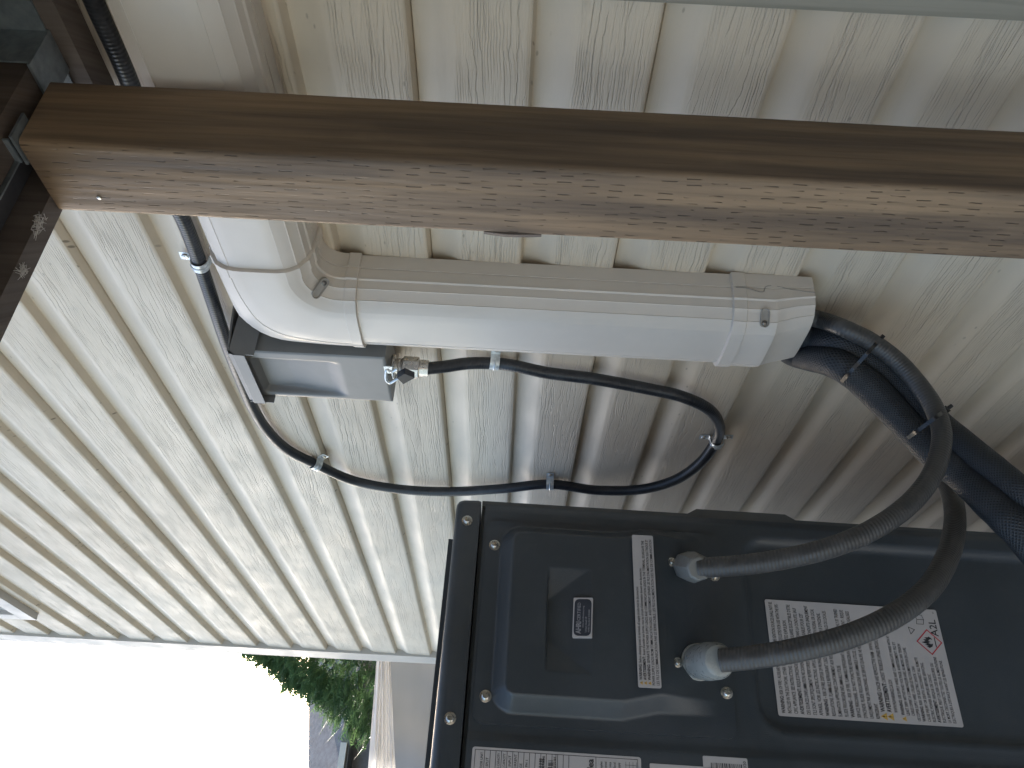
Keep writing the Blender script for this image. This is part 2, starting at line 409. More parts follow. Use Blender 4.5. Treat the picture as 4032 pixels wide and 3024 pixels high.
# door casing at the right end of the wall (top edge of the picture)
XD = -0.448
bm = bmesh.new(); box(bm, XD, XD + 0.085, -0.022, 0.028, 0.1, 1.62); box(bm, XD, XD + 1.05, -0.0225, 0.028, 1.62, 1.70)
dr = obj('door', bm, [wood('weathered_white_paint', (0.24, 0.225, 0.18), (0.30, 0.285, 0.235), False, 0.6)], house, bevel=0.003, world=True)
bm = bmesh.new(); box(bm, XD + 0.085, XD + 1.0, -0.004, 0.02, 0.1, 1.62)
obj('door_slab', bm, plain('dark_teal_paint', (0.035, 0.06, 0.07), 0.4), dr, smooth=None, world=True)

# ---------------------------------------------------------------- line set cover
def duct_ring(sx=1.0, sv=1.0, W=0.130, D=0.078):
    """cross-section: u across (-W/2..W/2), v out from the wall. Steps and creases as moulded"""
    h = W / 2
    half = [(h, 0.0), (h, 0.0225), (h - 0.0016, 0.0227), (h - 0.0016, 0.0240), (h - 0.0006, 0.0243), (h - 0.0008, 0.0400), (h - 0.0001, 0.0404), (h - 0.0003, 0.0414),
            (h - 0.0024, 0.0430), (h - 0.0050, 0.0540), (h - 0.0046, 0.0548), (h - 0.0058, 0.0556), (h - 0.0085, 0.0590), (h - 0.0140, 0.0672), (h - 0.0138, 0.0682), (h - 0.0152, 0.0686),
            (h - 0.0190, 0.0710), (h - 0.0235, 0.0738), (h - 0.0280, 0.0756), (h - 0.0300, 0.0765), (h - 0.0306, 0.0760), (h - 0.037, D - 0.0006), (h - 0.045, D)]
    pts = half + [(-u, v) for u, v in half[::-1]]
    return [(u * sx, v * sv) for u, v in pts]
cover = empty('line_set_cover', (-0.90, 0, 1.1), 'off-white plastic duct on the siding with an elbow and an open end cap', 'duct')
XV = -0.918; ZH = 1.8356
def ringV(z, sx=1.0, sv=1.0, dx=0): return [Vector((XV + dx + u, -v, z)) for u, v in duct_ring(sx, sv)]
def ringH(x, sx=1.0, sv=1.0): return [Vector((x, -v, ZH + u)) for u, v in duct_ring(sx, sv)]
bm = bmesh.new(); loft(bm, [ringV(1.725), ringV(1.195)])
obj('vertical_duct', bm, M_COVER, cover, smooth=16, world=True)
bm = bmesh.new(); loft(bm, [ringH(-0.800), ringH(1.5)])
obj('horizontal_duct', bm, M_COVER, cover, smooth=16, world=True)
# elbow: collar, quarter sweep, collar
RC = 0.0956; EX, EZ = XV + RC, ZH - RC       # bend centre
rings = []
def rho(a, e, rc):
    """distance from the bend centre to a rounded square corner with sides at e and corner radius rc"""
    c, sn = math.cos(a), math.sin(a); k = e - rc
    if e * sn / max(c, 1e-6) < k: return e / c
    if e * c / max(sn, 1e-6) < k: return e / sn
    q = k * (c + sn); return q + math.sqrt(max(0, q * q - 2 * k * k + rc * rc))
A90 = math.pi / 2
bm = bmesh.new()
cs = [(ringV(EZ - 0.022, 1.03, 1.0), 0), (ringV(EZ - 0.021, 1.065, 1.06), 0), (ringV(EZ - 0.006, 1.065, 1.06), 0), (ringV(EZ - 0.005, 1.04, 1.045), 0)]
# ringE runs u the other way round at the far end; mirror so that all rings agree
bod = []
for i in range(19):
    a = A90 * i / 18; d = Vector((-math.cos(a), 0, math.sin(a)))
    r = []
    for u, v in duct_ring(1.04, 1.045):
        if u < 0:
            e = RC - u; rr = e + (rho(a, e, e * .40) - e) * (-u) / (.065 * 1.04)
        else: rr = RC - u
        r.append(Vector((EX, 0, EZ)) + d * rr + Vector((0, -v, 0)))
    bod.append(r)
ce2 = []
for dx, s, t in ((0.004, 1.04, 1.045), (0.005, 1.065, 1.06), (0.021, 1.065, 1.06), (0.022, 1.03, 1.0)):
    ce2.append([Vector((EX + dx, -v, ZH - u)) for u, v in duct_ring(s, t)])
loft(bm, [c[0] for c in cs] + bod + ce2)
elbow = obj('elbow', bm, M_COVER, cover, smooth=20, world=True)
def slot(name, c, du, dv, L, wd, parent, dep=0.007):
    """shallow screw recess: an oblong dimple rim, shade put into its colour, standing 0.3 mm proud with a screw head in it"""
    n = du.cross(dv).normalized(); bm = bmesh.new()
    def oval(l, w_, h): return [c + du * (l / 2 * (1 if math.cos(a) > 0 else -1) * (1 - w_ / l) + w_ / 2 * math.cos(a)) + dv * (w_ / 2 * math.sin(a)) + n * h for a in [2 * math.pi * (k + .5) / 20 for k in range(20)]]
    loft(bm, [oval(L + .001, wd + .001, -0.006), oval(L + .002, wd + .002, 0.0012), oval(L, wd, 0.0012), oval(L - .001, wd - .001, -0.0008), oval(L - .003, wd - .003, -0.001)], mi=0)
    s = obj(name, bm, M_SLOT, parent, smooth=40, world=True)
    bm = bmesh.new(); lathe(bm, c + du * (L * 0.28) - n * 0.001, n, [(0, .0034), (.0012, .0034), (.0020, .002), (.0022, .0005)], 14)
    obj('screw', bm, M_STEELD, s, world=True)
M_SLOT = plain('duct_plastic_shade', (0.33, 0.31, 0.28), 0.6)  # duct plastic darkened: the shade of a recess put into its colour
M_STEELD = plain('weathered_screw', (0.18, 0.17, 0.16), 0.4, 0.8)
ca = R_(45); dd = Vector((-math.cos(ca), 0, math.sin(ca)))
cpt = Vector((EX, 0, EZ)) + dd * (RC - 0.0575) + Vector((0, -0.0640, 0))
slot('screw_slot', cpt + Vector((0.004, -0.004, -0.004)) , Vector((0.55, 0.62, -0.55)).normalized(), Vector((0.70, 0, 0.70)).normalized(), 0.030, 0.0095, elbow)
# end cap
bm = bmesh.new()
loft(bm, [ringV(1.2125, 1.03, 1.0), ringV(1.2115, 1.07, 1.07), ringV(1.194, 1.07, 1.07), ringV(1.193, 1.045, 1.045), ringV(1.160, 1.045, 1.045), ringV(1.158, 1.05, 1.05), ringV(1.152, 1.05, 1.04),
          ringV(1.150, 1.045, 1.01), ringV(1.128, 1.04, 0.90), ringV(1.118, 1.04, 0.86), ringV(1.100, 1.035, 0.80), ringV(1.0992, 0.98, 0.76), ringV(1.12, 0.96, 0.74)], cap1=False)
capo = obj('end_cap', bm, M_COVER, cover, smooth=30, world=True)
bm = bmesh.new(); loft(bm, [ringV(1.125, 0.95, 0.6), ringV(1.126, 0.95, 0.6)]); obj('cap_opening_shade', bm, M_COVIN, capo, world=True)  # near-black disc across the mouth; the shade inside the duct is its colour
slot('screw_slot', Vector((XV + 0.0578, -0.0672, 1.170)), Vector((-0.56, -0.83, 0)).normalized(), Vector((0, 0, -1)), 0.024, 0.0105, capo)
# moulded latch line on the side of the cap
bm = bmesh.new()
tube(bm, spline([(XV + .0692, -.0265, 1.208), (XV + .0688, -.027, 1.190), (XV + .0678, -.031, 1.175), (XV + .0676, -.030, 1.170), (XV + .0676, -.022, 1.167), (XV + .0675, -.0195, 1.160), (XV + .0674, -.020, 1.150), (XV + .0673, -.024, 1.130), (XV + .067, -.027, 1.100)], .003), 0.0008, 6)
obj('seam', bm, M_SLOT, capo, world=True)

# ---------------------------------------------------------------- disconnect box
def P(x, y, z): return Vector((x, y, z))
bx = empty('disconnect_box', (-1.05, 0, 1.69), 'grey metal electrical box with a pressed panel, half behind the duct elbow', 'electrical box')
BX0, BX1, BZ0, BZ1 = -1.113, -0.988, 1.692, 1.915; BD = 0.078
bm = bmesh.new(); box(bm, BX0 + .002, BX1 - .002, -BD + .012, -0.001, BZ0 + .003, BZ1); obj('back_box', bm, M_BOX, bx, bevel=0.0015, world=True)
# front cover as a height grid with a dished panel
def sstep(a, b, x):
    t = max(0.0, min(1.0, (x - a) / (b - a))); return t * t * (3 - 2 * t)
bm = bmesh.new(); nx, nz = 60, 90; G = []
for j in range(nz + 1):
    row = []
    for i in range(nx + 1):
        x = BX0 + (BX1 - BX0) * i / nx; z = BZ0 + (BZ1 - BZ0) * j / nz
        u = (x - BX0) / (BX1 - BX0); v = (z - BZ0) / (BZ1 - BZ0)
        # dish: narrow and deep at the top, fading out towards the bottom
        ux = sstep(0.07, 0.13, u) * sstep(0.86, 0.80, u); vz = sstep(0.91, 0.875, v) * sstep(0.30, 0.42, v)
        dep = 0.0135 * ux * vz * (0.35 + 0.65 * sstep(0.25, 0.85, v))
        edge = 0.0015 * (1 - sstep(0, 0.02, u) * sstep(1, 0.98, u) * sstep(0, 0.012, v))
        row.append(bm.verts.new((x, -BD + dep + edge, z)))
    G.append(row)
for j in range(nz):
    for i in range(nx): bm.faces.new((G[j][i], G[j][i + 1], G[j + 1][i + 1], G[j + 1][i]))
bnd = [G[0][i] for i in range(nx + 1)] + [G[j][nx] for j in range(1, nz + 1)] + [G[nz][i] for i in range(nx - 1, -1, -1)] + [G[j][0] for j in range(nz - 1, 0, -1)]
low = [bm.verts.new((v.co.x, -0.016, v.co.z)) for v in bnd]
for i in range(len(bnd)):
    j = (i + 1) % len(bnd); bm.faces.new((bnd[j], bnd[i], low[i], low[j]))
bc = obj('box_cover', bm, M_BOX, bx, smooth=40, world=True)
# hood
bm = bmesh.new()
hx0, hx1 = BX0 - 0.004, BX1 + 0.006
pr = [(-0.001, BZ1 + .016), (-BD - .006, BZ1 + .006), (-BD - .0125, BZ1 - .004), (-BD - .013, BZ1 - .021), (-BD - .0115, BZ1 - .021), (-BD - .011, BZ1 - .006), (-BD - .004, BZ1 + .0035), (-0.001, BZ1 + .013)]
loft(bm, [[P(x, y, z) for y, z in pr] for x in (hx0, hx1)])
for x in (hx0, hx1 - .0015): box(bm, x, x + .0015, -BD - .0108, -.002, BZ1 - .034, BZ1 + .0035)
obj('hood', bm, M_BOX, bx, bevel=0.0006, world=True)
bm = bmesh.new(); box(bm, BX1 - .040, BX1 - .022, -BD - .010, -BD + .004, BZ0 - .0105, BZ0 - .009); box(bm, BX1 - .040, BX1 - .022, -BD - .0005, -BD + .001, BZ0 - .010, BZ0 + .004)
obj('hasp', bm, M_ZINC, bx, bevel=0.0004, world=True)
# conduit hub on the bottom of the box: locknut, hex body, ferrule
HUB = at(880, 790, 0.045)
# padlock through the hasp
pk = at(845, 815, 0.088)
lock = empty('padlock', pk, 'small dark padlock with a thin steel shackle hanging from the box', 'padlock')
a_, b_, c_ = at(838, 806, .090), at(836, 822, .092), at(850, 829, .094)
bm = bmesh.new()
tube(bm, spline([at(858, 797, .086), at(846, 803, .087), at(836, 799, .088), at(833, 810, .090), at(835, 822, .092), at(842, 827, .093), at(856, 820, .093), at(866, 815, .092)], .002), 0.0021, 10)
obj('shackle', bm, M_ZINC, lock, smooth=60, world=True)
bm = bmesh.new()
c0, c1 = at(863, 818, .093), at(886, 805, .090); ax = (c1 - c0).normalized(); wv = ax.cross(Vector((0, 1, 0))).normalized(); tv = ax.cross(wv)
rings = []
for t_ in (0, .0225):
    rings.append([c0 + ax * (t_ + dx) + wv * u + tv * v for u, v, dx in ((.0085, .0055, .003 if t_ == 0 else -.004), (-.0085, .0055, 0), (-.0085, -.0055, 0), (.0085, -.0055, .003 if t_ == 0 else -.004))])
loft(bm, rings); obj('lock_body', bm, plain('dark_lock_enamel', (0.03, 0.035, 0.045), 0.35), lock, smooth=50, world=True, bevel=.0022)

# ---------------------------------------------------------------- black conduit loop on the wall
con = empty('conduit', at(1188, 1047, .012), 'thin black ribbed conduit looping over the siding and back up into the grey box', 'conduit')
lp = [Vector((1.5, -.013, 1.925)), Vector((0.2, -.013, 1.925)), Vector((-.30, -.013, 1.926)), at(368 / 1.8228, 0, .013), at(505 / 1.8228, 310 / 1.8228, .013), at(352, 390, .013), at(395, 472, .013), at(418, 530, .012), at(434, 575, .0125), at(459, 650, .018), at(489, 740, .020), at(520, 820, .016), at(545, 878, .013), at(576, 928, .0125), at(622, 972, .012), at(683, 1003, .0115),
      at(760, 1037, .013), at(850, 1055, .018), at(960, 1062, .020), at(1080, 1056, .018), at(1188, 1046, .0115), at(1290, 1059, .020), at(1385, 1057, .028), at(1460, 1036, .030), at(1515, 997, .024), at(1548, 950, .0125), at(1553, 918, .022), at(1528, 882, .032), at(1468, 855, .032), at(1400, 840, .026), at(1280, 818, .024), at(1180, 805, .020), at(1110, 790, .016), at(1068, 785, .0125), at(1010, 785, .020), at(960, 792, .034), at(920, 796, .044)]
HB = lp[-1]
bm = bmesh.new(); tube(bm, spline(lp, .006), 0.0100, 18)
obj('conduit_jacket', bm, M_CBLK, con, smooth=80, world=True)
bm = bmesh.new(); ax = (at(845, 788, .045) - HB).normalized(); ax = Vector((ax.x * .3, 0, 1)).normalized()
L_ = (BZ0 - HB.z)
lathe(bm, HB - ax * .004, ax, [(0, .0112), (.0, .0135), (.013, .0135), (.0135, .0128), (.0145, .0128)], 28)
lathe(bm, HB + ax * .0105, ax, [(0, .0168), (.0008, .0175), (.024, .0175), (.025, .0165)], 8)
lathe(bm, HB + ax * .0355, ax, [(0, .0125), (.002, .014), (.004, .0125), (.006, .014), (.008, .0125), (L_ - .037, .0125)], 24)
lathe(bm, HB + ax * (L_ - .004), ax, [(0, .019), (.0035, .019)], 8)
obj('conduit_connector', bm, M_FITM, con, smooth=35, world=True)

def strap(px, py, dpx, two=False, label='', ear=1):
    """zinc strap bridging the conduit at a photo position; dpx: a second photo point giving the conduit direction"""
    c = at(px, py, 0.0125); t = (at(*dpx, 0.0125) - c).normalized(); c.y = 0.0; s = t.cross(Vector((0, 1, 0))).normalized()   # s across the conduit on the wall
    o = empty('pipe_strap', c, label, 'pipe strap', 'zinc straps holding the black conduit')
    w_ = 0.0075; r = 0.0112; th = 0.0010
    prof = []
    e1 = 0.019
    if True: prof += [(-(r + e1) * 1.0, .0012), (-(r + .004), .0012)] if (two or ear < 0) else [(-(r + .0), .0012)]
    for k in range(0, 13):
        a = math.pi - math.pi * k / 12; prof.append((math.cos(a) * r, .0125 + math.sin(a) * r))
    if two or ear > 0: prof += [(r, .004), (r + .0035, .0012), (r + e1, .0012)]
    else: prof += [(r, .0012)]
    if two or ear < 0:
        prof = [(-(r + e1), .0012), (-(r + .0035), .0012), (-r, .004)] + prof[2:]
    outer = []
    for i, (u, v) in enumerate(prof):
        p0 = Vector(prof[max(0, i - 1)]); p1 = Vector(prof[min(len(prof) - 1, i + 1)]); d = (p1 - p0).normalized()
        outer.append((u - d.y * th, v + d.x * th))
    bm = bmesh.new()
    loft(bm, [[c + s * u - Vector((0, v, 0)) + t * k for u, v in prof + outer[::-1]] for k in (-w_, w_)])
    # stiffening rib over the saddle
    rib = [(math.cos(a) * (r + th), .0125 + math.sin(a) * (r + th)) for a in [math.pi - math.pi * k / 12 for k in range(13)]]
    tube(bm, [c + s * u - Vector((0, v, 0)) for u, v in rib], 0.0012, 6)
    st = obj('strap_band', bm, M_ZINC, o, smooth=40, world=True)
    for sg in ((-1, 1) if two else (ear,)):
        bm = bmesh.new(); lathe(bm, c + s * sg * (r + .0115) - Vector((0, .002, 0)), (0, -1, 0), [(0, .0052), (.0008, .0052), (.0024, .0040), (.0030, .0015)], 12)
        box(bm, -.0030, .0030, -.0004, .0004, -.0004, .0004, M=Matrix.Translation(c + s * sg * (r + .0115) - Vector((0, .0052, 0))))
        obj('screw', bm, M_STEEL, o, smooth=40, world=True)
    return o
strap(432, 569, (457, 645), True, label='two-eared zinc strap on the black conduit just above the duct elbow')
strap(683, 1003, (760, 1037), ear=1, label='zinc strap on the black conduit nearest the house corner')
strap(1188, 1046, (1290, 1049), ear=1, label='zinc strap on the long side of the conduit loop, nearest the unit')
strap(1548, 955, (1556, 925), True, label='two-eared zinc strap at the far bend of the conduit loop')
strap(1068, 783, (1125, 790), ear=1, label='zinc strap on the conduit beside the duct, close to the conduit connector')

# ---------------------------------------------------------------- heat pump
UR = Matrix(((0.99967453, -0.02548862, 0.00107544), (0.02547692, 0.99962771, 0.00976585), (-0.00132396, -0.00973527, 0.99995173)))
UO = Vector((-1.05, -0.2709, 1.5375))
hp = empty('heat_pump', UO, 'charcoal metal heat pump outdoor unit with warning labels and two conduit fittings on its side', 'heat pump', rot=UR)
UM = hp.matrix_local.copy()
def U(x, y, z): return UM @ Vector((x, y, z))
YF = -0.43; ZB = -1.12; XL = -0.98
bm = bmesh.new(); box(bm, XL, -0.0120, YF + .001, -.001, ZB, -.001); obj('cabinet', bm, M_UNIT, hp, bevel=.004)
def grid(name, y0, y1, z0, z1, hf, step, skirt, parent=hp, rc=0.0):
    """pressed sheet in the unit's side plane: height hf(y,z) outwards, optional rounded corners, skirt depth behind"""
    bm = bmesh.new(); ny = max(2, int(abs(y1 - y0) / step)); nz = max(2, int(abs(z1 - z0) / step)); G = []
    for j in range(nz + 1):
        row = []
        for i in range(ny + 1):
            y = y0 + (y1 - y0) * i / ny; z = z0 + (z1 - z0) * j / nz
            if rc > 0:     # squeeze the grid into a rounded rectangle
                cy, cz = (y0 + y1) / 2, (z0 + z1) / 2; hy, hz = abs(y1 - y0) / 2, abs(z1 - z0) / 2
                qy, qz = abs(y - cy) - (hy - rc), abs(z - cz) - (hz - rc)
                if qy > 0 and qz > 0:
                    m_ = max(qy, qz); l_ = math.hypot(qy, qz)
                    y = cy + math.copysign(hy - rc + qy * m_ / l_, y - cy); z = cz + math.copysign(hz - rc + qz * m_ / l_, z - cz)
            row.append(bm.verts.new((hf(y, z), y, z)))
        G.append(row)
    for j in range(nz):
        for i in range(ny): bm.faces.new((G[j][i], G[j][i + 1], G[j + 1][i + 1], G[j + 1][i]))
    bnd = [G[0][i] for i in range(ny + 1)] + [G[j][ny] for j in range(1, nz + 1)] + [G[nz][i] for i in range(ny - 1, -1, -1)] + [G[j][0] for j in range(nz - 1, 0, -1)]
    low = [bm.verts.new((v.co.x - skirt, v.co.y, v.co.z)) for v in bnd]
    for i in range(len(bnd)):
        j = (i + 1) % len(bnd); bm.faces.new((bnd[j], bnd[i], low[i], low[j]))
    return obj(name, bm, M_UNIT, parent, smooth=60)
def rrect(y, z, ya, yb, za, zb, r):
    """signed distance to a rounded rectangle (negative inside)"""
    cy, cz = (ya + yb) / 2, (za + zb) / 2; qy = abs(y - cy) - abs(yb - ya) / 2 + r; qz = abs(z - cz) - abs(zb - za) / 2 + r
    return math.hypot(max(qy, 0), max(qz, 0)) + min(max(qy, qz), 0) - r
def lin(a, b, x): return max(0.0, min(1.0, (x - a) / (b - a)))
def side_h(y, z):
    h = 0.0
    # long pressed panel under the service cover
    d = rrect(y, z, -.274, -.032, -.362, -1.02, .03)
    h += -0.0085 * lin(0.007, -0.004, d)
    h += 0.0022 * math.exp(-((d - 0.004) / 0.004) ** 2)
    # front corner fold: a shallow joggle
    h += 0.0045 * sstep(-.300, -.310, y)
    # rear edge return
    h += -0.004 * sstep(-.0085, -.0035, y)
    return h
grid('side_panel', -.0005, -.425, -.006, -1.10, side_h, .0045, .006)
# front corner seam
# service cover
def cov_h(y, z):
    h = 0.0035
    # plateau with sloping ends
    d = rrect(y, z, -.262, -.052, -.052, -.335, .018)
    top = sstep(-.030, -.058, z)
    ey = 1.0
    k = sstep(0.013, -0.006, rrect(y, z, -.266, -.050, -.048, -.40, .022))
    lower = lin(-.309, -.236, z)
    waist = 0.011 * lin(-.190, -.236, z)
    k2 = lin(0.0170, -0.0005, rrect(y, z, -.261 + waist, -.052 + waist * .8, -.0475, -.40, .012))
    h += 0.023 * k2 * lower
    # hand grip: deepest along its top edge, with a slanted cheek at each end
    u = (y + .232) / .134; v = (z + .152) / .056       # 0..1 inside
    if -0.2 < u < 1.2 and -0.2 < v < 1.2:
        h -= 0.0150 * max(0.0, min(v, 3.2 * (1 - u), 3.2 * u)) * lin(1.03, .985, v)
    return h
scov = grid('service_cover', -.028, -.291, -.0105, -.329, cov_h, .0022, .005, rc=.012)
# top lid: overhanging pressed tray with soft edges, plus the raised deck on it
bm = bmesh.new()
ld = [(0.0035, 0.0005), (0.0045, .0045), (.0040, .024), (.0015, .031), (-.0035, .0345), (-.012, .0355)]
YB, YFF = .0045, YF - .004
loops = []
for x, z in ld:
    g = x - 0.0035
    loops.append([Vector(p) for p in ((x, YB + g * .6 - .010, z), (x - .0045, YB + g * .6 - .003, z), (x - .012, YB + g, z), (XL - g + .012, YB + g, z), (XL - g, YB + g - .012, z), (XL - g, YFF - g + .012, z), (XL - g + .012, YFF - g, z), (x - .012, YFF - g, z), (x, YFF - g + .012, z))])
loft(bm, loops)
obj('top_lid', bm, M_UNIT, hp, smooth=40)
bm = bmesh.new(); box(bm, XL + .03, -.030, YF + .02, -.045, .036, .043); obj('lid_deck', bm, M_UNIT, hp, bevel=.004)
# rear return flange with its raised tab
bm = bmesh.new()
ye = [(-.0035, -.001), (.0045, -.001), (.0045, -.290), (.0125, -.303), (.0125, -.428), (.0045, -.442), (.0045, -1.10), (-.0035, -1.10)]
loft(bm, [[Vector((x, y, z)) for y, z in ye] for x in (-.030, -.0045)])
obj('rear_flange', bm, plain('worn_charcoal_edge', (0.075, 0.078, 0.078), 0.4), hp, bevel=.0012, smooth=40)
for xa in (-.93, -.15):
    bm = bmesh.new(); box(bm, xa, xa + .11, YF + .03, -.02, -1.165, ZB); obj('foot', bm, M_UNIT, hp, bevel=.004)
def uscrew(y, z, h=0.0, big=1.0):
    bm = bmesh.new(); lathe(bm, (h - .001, y, z), (1, 0, 0), [(0, .0078 * big), (.0018, .0078 * big), (.0024, .0056 * big), (.0050, .0050 * big), (.0062, .0036 * big), (.0064, .0006)], 20)
    a = random.uniform(0, 1.5)
    for k in (0, math.pi / 2):
        box(bm, -.0002, .0002, -.0026, .0026, -.0004, .0004, M=Matrix.Translation((h + .0055, y, z)) @ Matrix.Rotation(a + k, 4, 'X'))
    obj('screw', bm, M_STEEL, hp, smooth=35)
for y, z, h in ((-.031, .0175, .004), (-.064, -.0225, .0045), (-.260, -.0245, .0045), (-.288, .016, .004), (-.0790, -.2585, .018), (-.2095, -.2585, .018), (-.238, -.3205, .0045), (-.088, -.318, .0045)):
    uscrew(y, z, cov_h(y, z) if -.329 < z < -.0105 and -.291 < y < -.028 else h, .8 if -.27 < z < -.25 else .95)
# ground pad below the unit
bm = bmesh.new(); box(bm, -2.15, -0.95, -.76, -.2, 0.0, 0.37)
tag(obj('equipment_stand', bm, plain('grey_stand', (0.2, 0.2, 0.2), 0.6), smooth=None, bevel=.01), 'low grey stand under the charcoal heat pump', 'stand')

# ---------------------------------------------------------------- labels with real lettering
def text_mesh(bm, s, x, y, size, wmax=None, mi=0, M=None, bold=False, xsc=0.62):
    """letters laid in the XY plane of M, baseline start x,y"""
    cu = bpy.data.curves.new('t', 'FONT'); cu.body = s; cu.size = size; cu.resolution_u = 2
    if bold: cu.offset = size * 0.024
    else: cu.offset = size * 0.008
    ob = bpy.data.objects.new('t', cu); me = bpy.data.meshes.new_from_object(ob)
    if len(me.vertices):
        wd = max(v.co.x for v in me.vertices); sx = xsc if wmax is None else min(1.0, wmax / wd)
        n0 = len(bm.verts); bm.from_mesh(me); bm.verts.ensure_lookup_table()
        for v in bm.verts[n0:]: v.co = M @ Vector((x + v.co.x * sx, y + v.co.y, 0))
        bm.faces.ensure_lookup_table()
        out = wd * sx
    else: out = 0
    bpy.data.objects.remove(ob); bpy.data.curves.remove(cu); bpy.data.meshes.remove(me)
    return out
def label_frame(y0, z0, h, rz=0.0):
    """matrix from label coordinates (X right, Y up, seen by the camera) to unit coordinates"""
    return Matrix.Translation((h, y0, z0)) @ Matrix(((0, 0, 1, 0), (1, 0, 0, 0), (0, 1, 0, 0), (0, 0, 0, 1))) @ Matrix.Rotation(rz, 4, 'Z')
def plate(bm, M, x0, x1, y0, y1, t0, t1, r=.002, mi=0):
    pts = []
    for cx, cy, a0 in ((x1 - r, y1 - r, 0), (x0 + r, y1 - r, 90), (x0 + r, y0 + r, 180), (x1 - r, y0 + r, 270)):
        for k in range(4): a = R_(a0 + 30 * k); pts.append((cx + r * math.cos(a), cy + r * math.sin(a)))
    loft(bm, [[M @ Vector((x, y, t)) for x, y in pts] for t in (t0, t1)], mi=mi)
def poly(bm, M, pts, t, mi=0):
    try:
        f = bm.faces.new([bm.verts.new(M @ Vector((x, y, t))) for x, y in pts]); f.material_index = mi
    except ValueError: pass
def warn_tri(bmy, bmk, M, x, y, s):
    poly(bmy, M, [(x, y), (x + s, y), (x + s / 2, y + s * .9)], .00030)
    poly(bmk, M, [(x + s * .46, y + s * .28), (x + s * .54, y + s * .28), (x + s * .56, y + s * .62), (x + s * .44, y + s * .62)], .00045)
    poly(bmk, M, [(x + s * .46, y + s * .10), (x + s * .54, y + s * .10), (x + s * .54, y + s * .19), (x + s * .46, y + s * .19)], .00045)
def flat(o): 
    return o
# wide strip label on the service cover
MM = label_frame(-.2445, -.2345, .0318, R_(0.7))
bm = bmesh.new(); plate(bm, MM, 0, .196, -.0005, .0275, -.0008, .0001); l1 = obj('label', bm, M_LABEL, hp, smooth=None); tag(l1, 'narrow white warning strip across the service cover')
bm = bmesh.new(); by = bmesh.new()
rows = [('WARNING:', 'Before obtaining access to terminals, all supply circuits must be disconnected.', .125, 1),
        ('AVERTISSEMENT:', "Avant d'acceder aux bornes, tous les circuits d'alimentation doivent etre deconnectes.", .150, 1),
        ('WARNING:', 'SEPARATE THE POWER SUPPLY LEADS AND COMMUNICATION LEADS IN THE TERMINAL, SEGREGATE THE', .188, 1),
        ('', "POWER SUPPLY LEADS FROM COMMUNICATION LEADS.  AVERTISSEMENT: SEPARER LES FILS D'ALIMENTATION ELECTRIQUE ET", .190, 0),
        ('', "LES FILS DE COMMUNICATION PAR LE SERRE-CABLE, LES FILS D'ALIMENTATION DES FILS DE COMMUNICATION", .190, 0)]
for i, (a, b, xe, tri) in enumerate(rows):
    y = .0222 - i * .0051; x = .003
    if tri: warn_tri(by, bm, MM, x, y - .0003, .0044); x += .0058
    MT = MM @ Matrix.Translation((0, 0, .0003))
    if a: x += text_mesh(bm, a, x, y, .0052, None, M=MT, bold=True, xsc=.72) + .0012
    text_mesh(bm, b, x, y, .0048, xe - x, M=MT)
obj('lettering', bm, M_INK, l1, smooth=None); obj('warning_triangle', by, M_YEL, l1, smooth=None)
# certification label in the grip
MM = label_frame(-.1885, -.1512, .0308, R_(-1.5)) @ Matrix.Rotation(R_(-14.5), 4, 'X')
bm = bmesh.new(); plate(bm, MM, 0, .0505, 0, .0245, -.012, .0001, .0008); l2 = obj('label', bm, M_LABEL, hp, smooth=None); tag(l2, 'small dark certification label with a white rim in the hand grip')
bm = bmesh.new(); plate(bm, MM, .0018, .0487, .0012, .0230, .0001, .0003, .0055); obj('label_ground', bm, plain('dark_label_ink', (0.035, 0.04, 0.055), .5), l2, smooth=None)
bm = bmesh.new(); MT = MM @ Matrix.Translation((0, 0, .0005))
text_mesh(bm, 'AHRI', .0045, .0140, .0088, .0150, M=MT, bold=True); text_mesh(bm, 'CERTIFIED', .0205, .0150, .0058, .0235, M=MT)
text_mesh(bm, 'www.ahridirectory.org', .012, .0105, .0030, .030, M=MT); text_mesh(bm, 'Unitary Small HP', .006, .0065, .0034, .020, M=MT); text_mesh(bm, 'AHRI Standard 210/240', .006, .0030, .0030, .030, M=MT)
obj('lettering', bm, plain('grey_ink', (0.33, 0.33, 0.35), .5), l2, smooth=None)
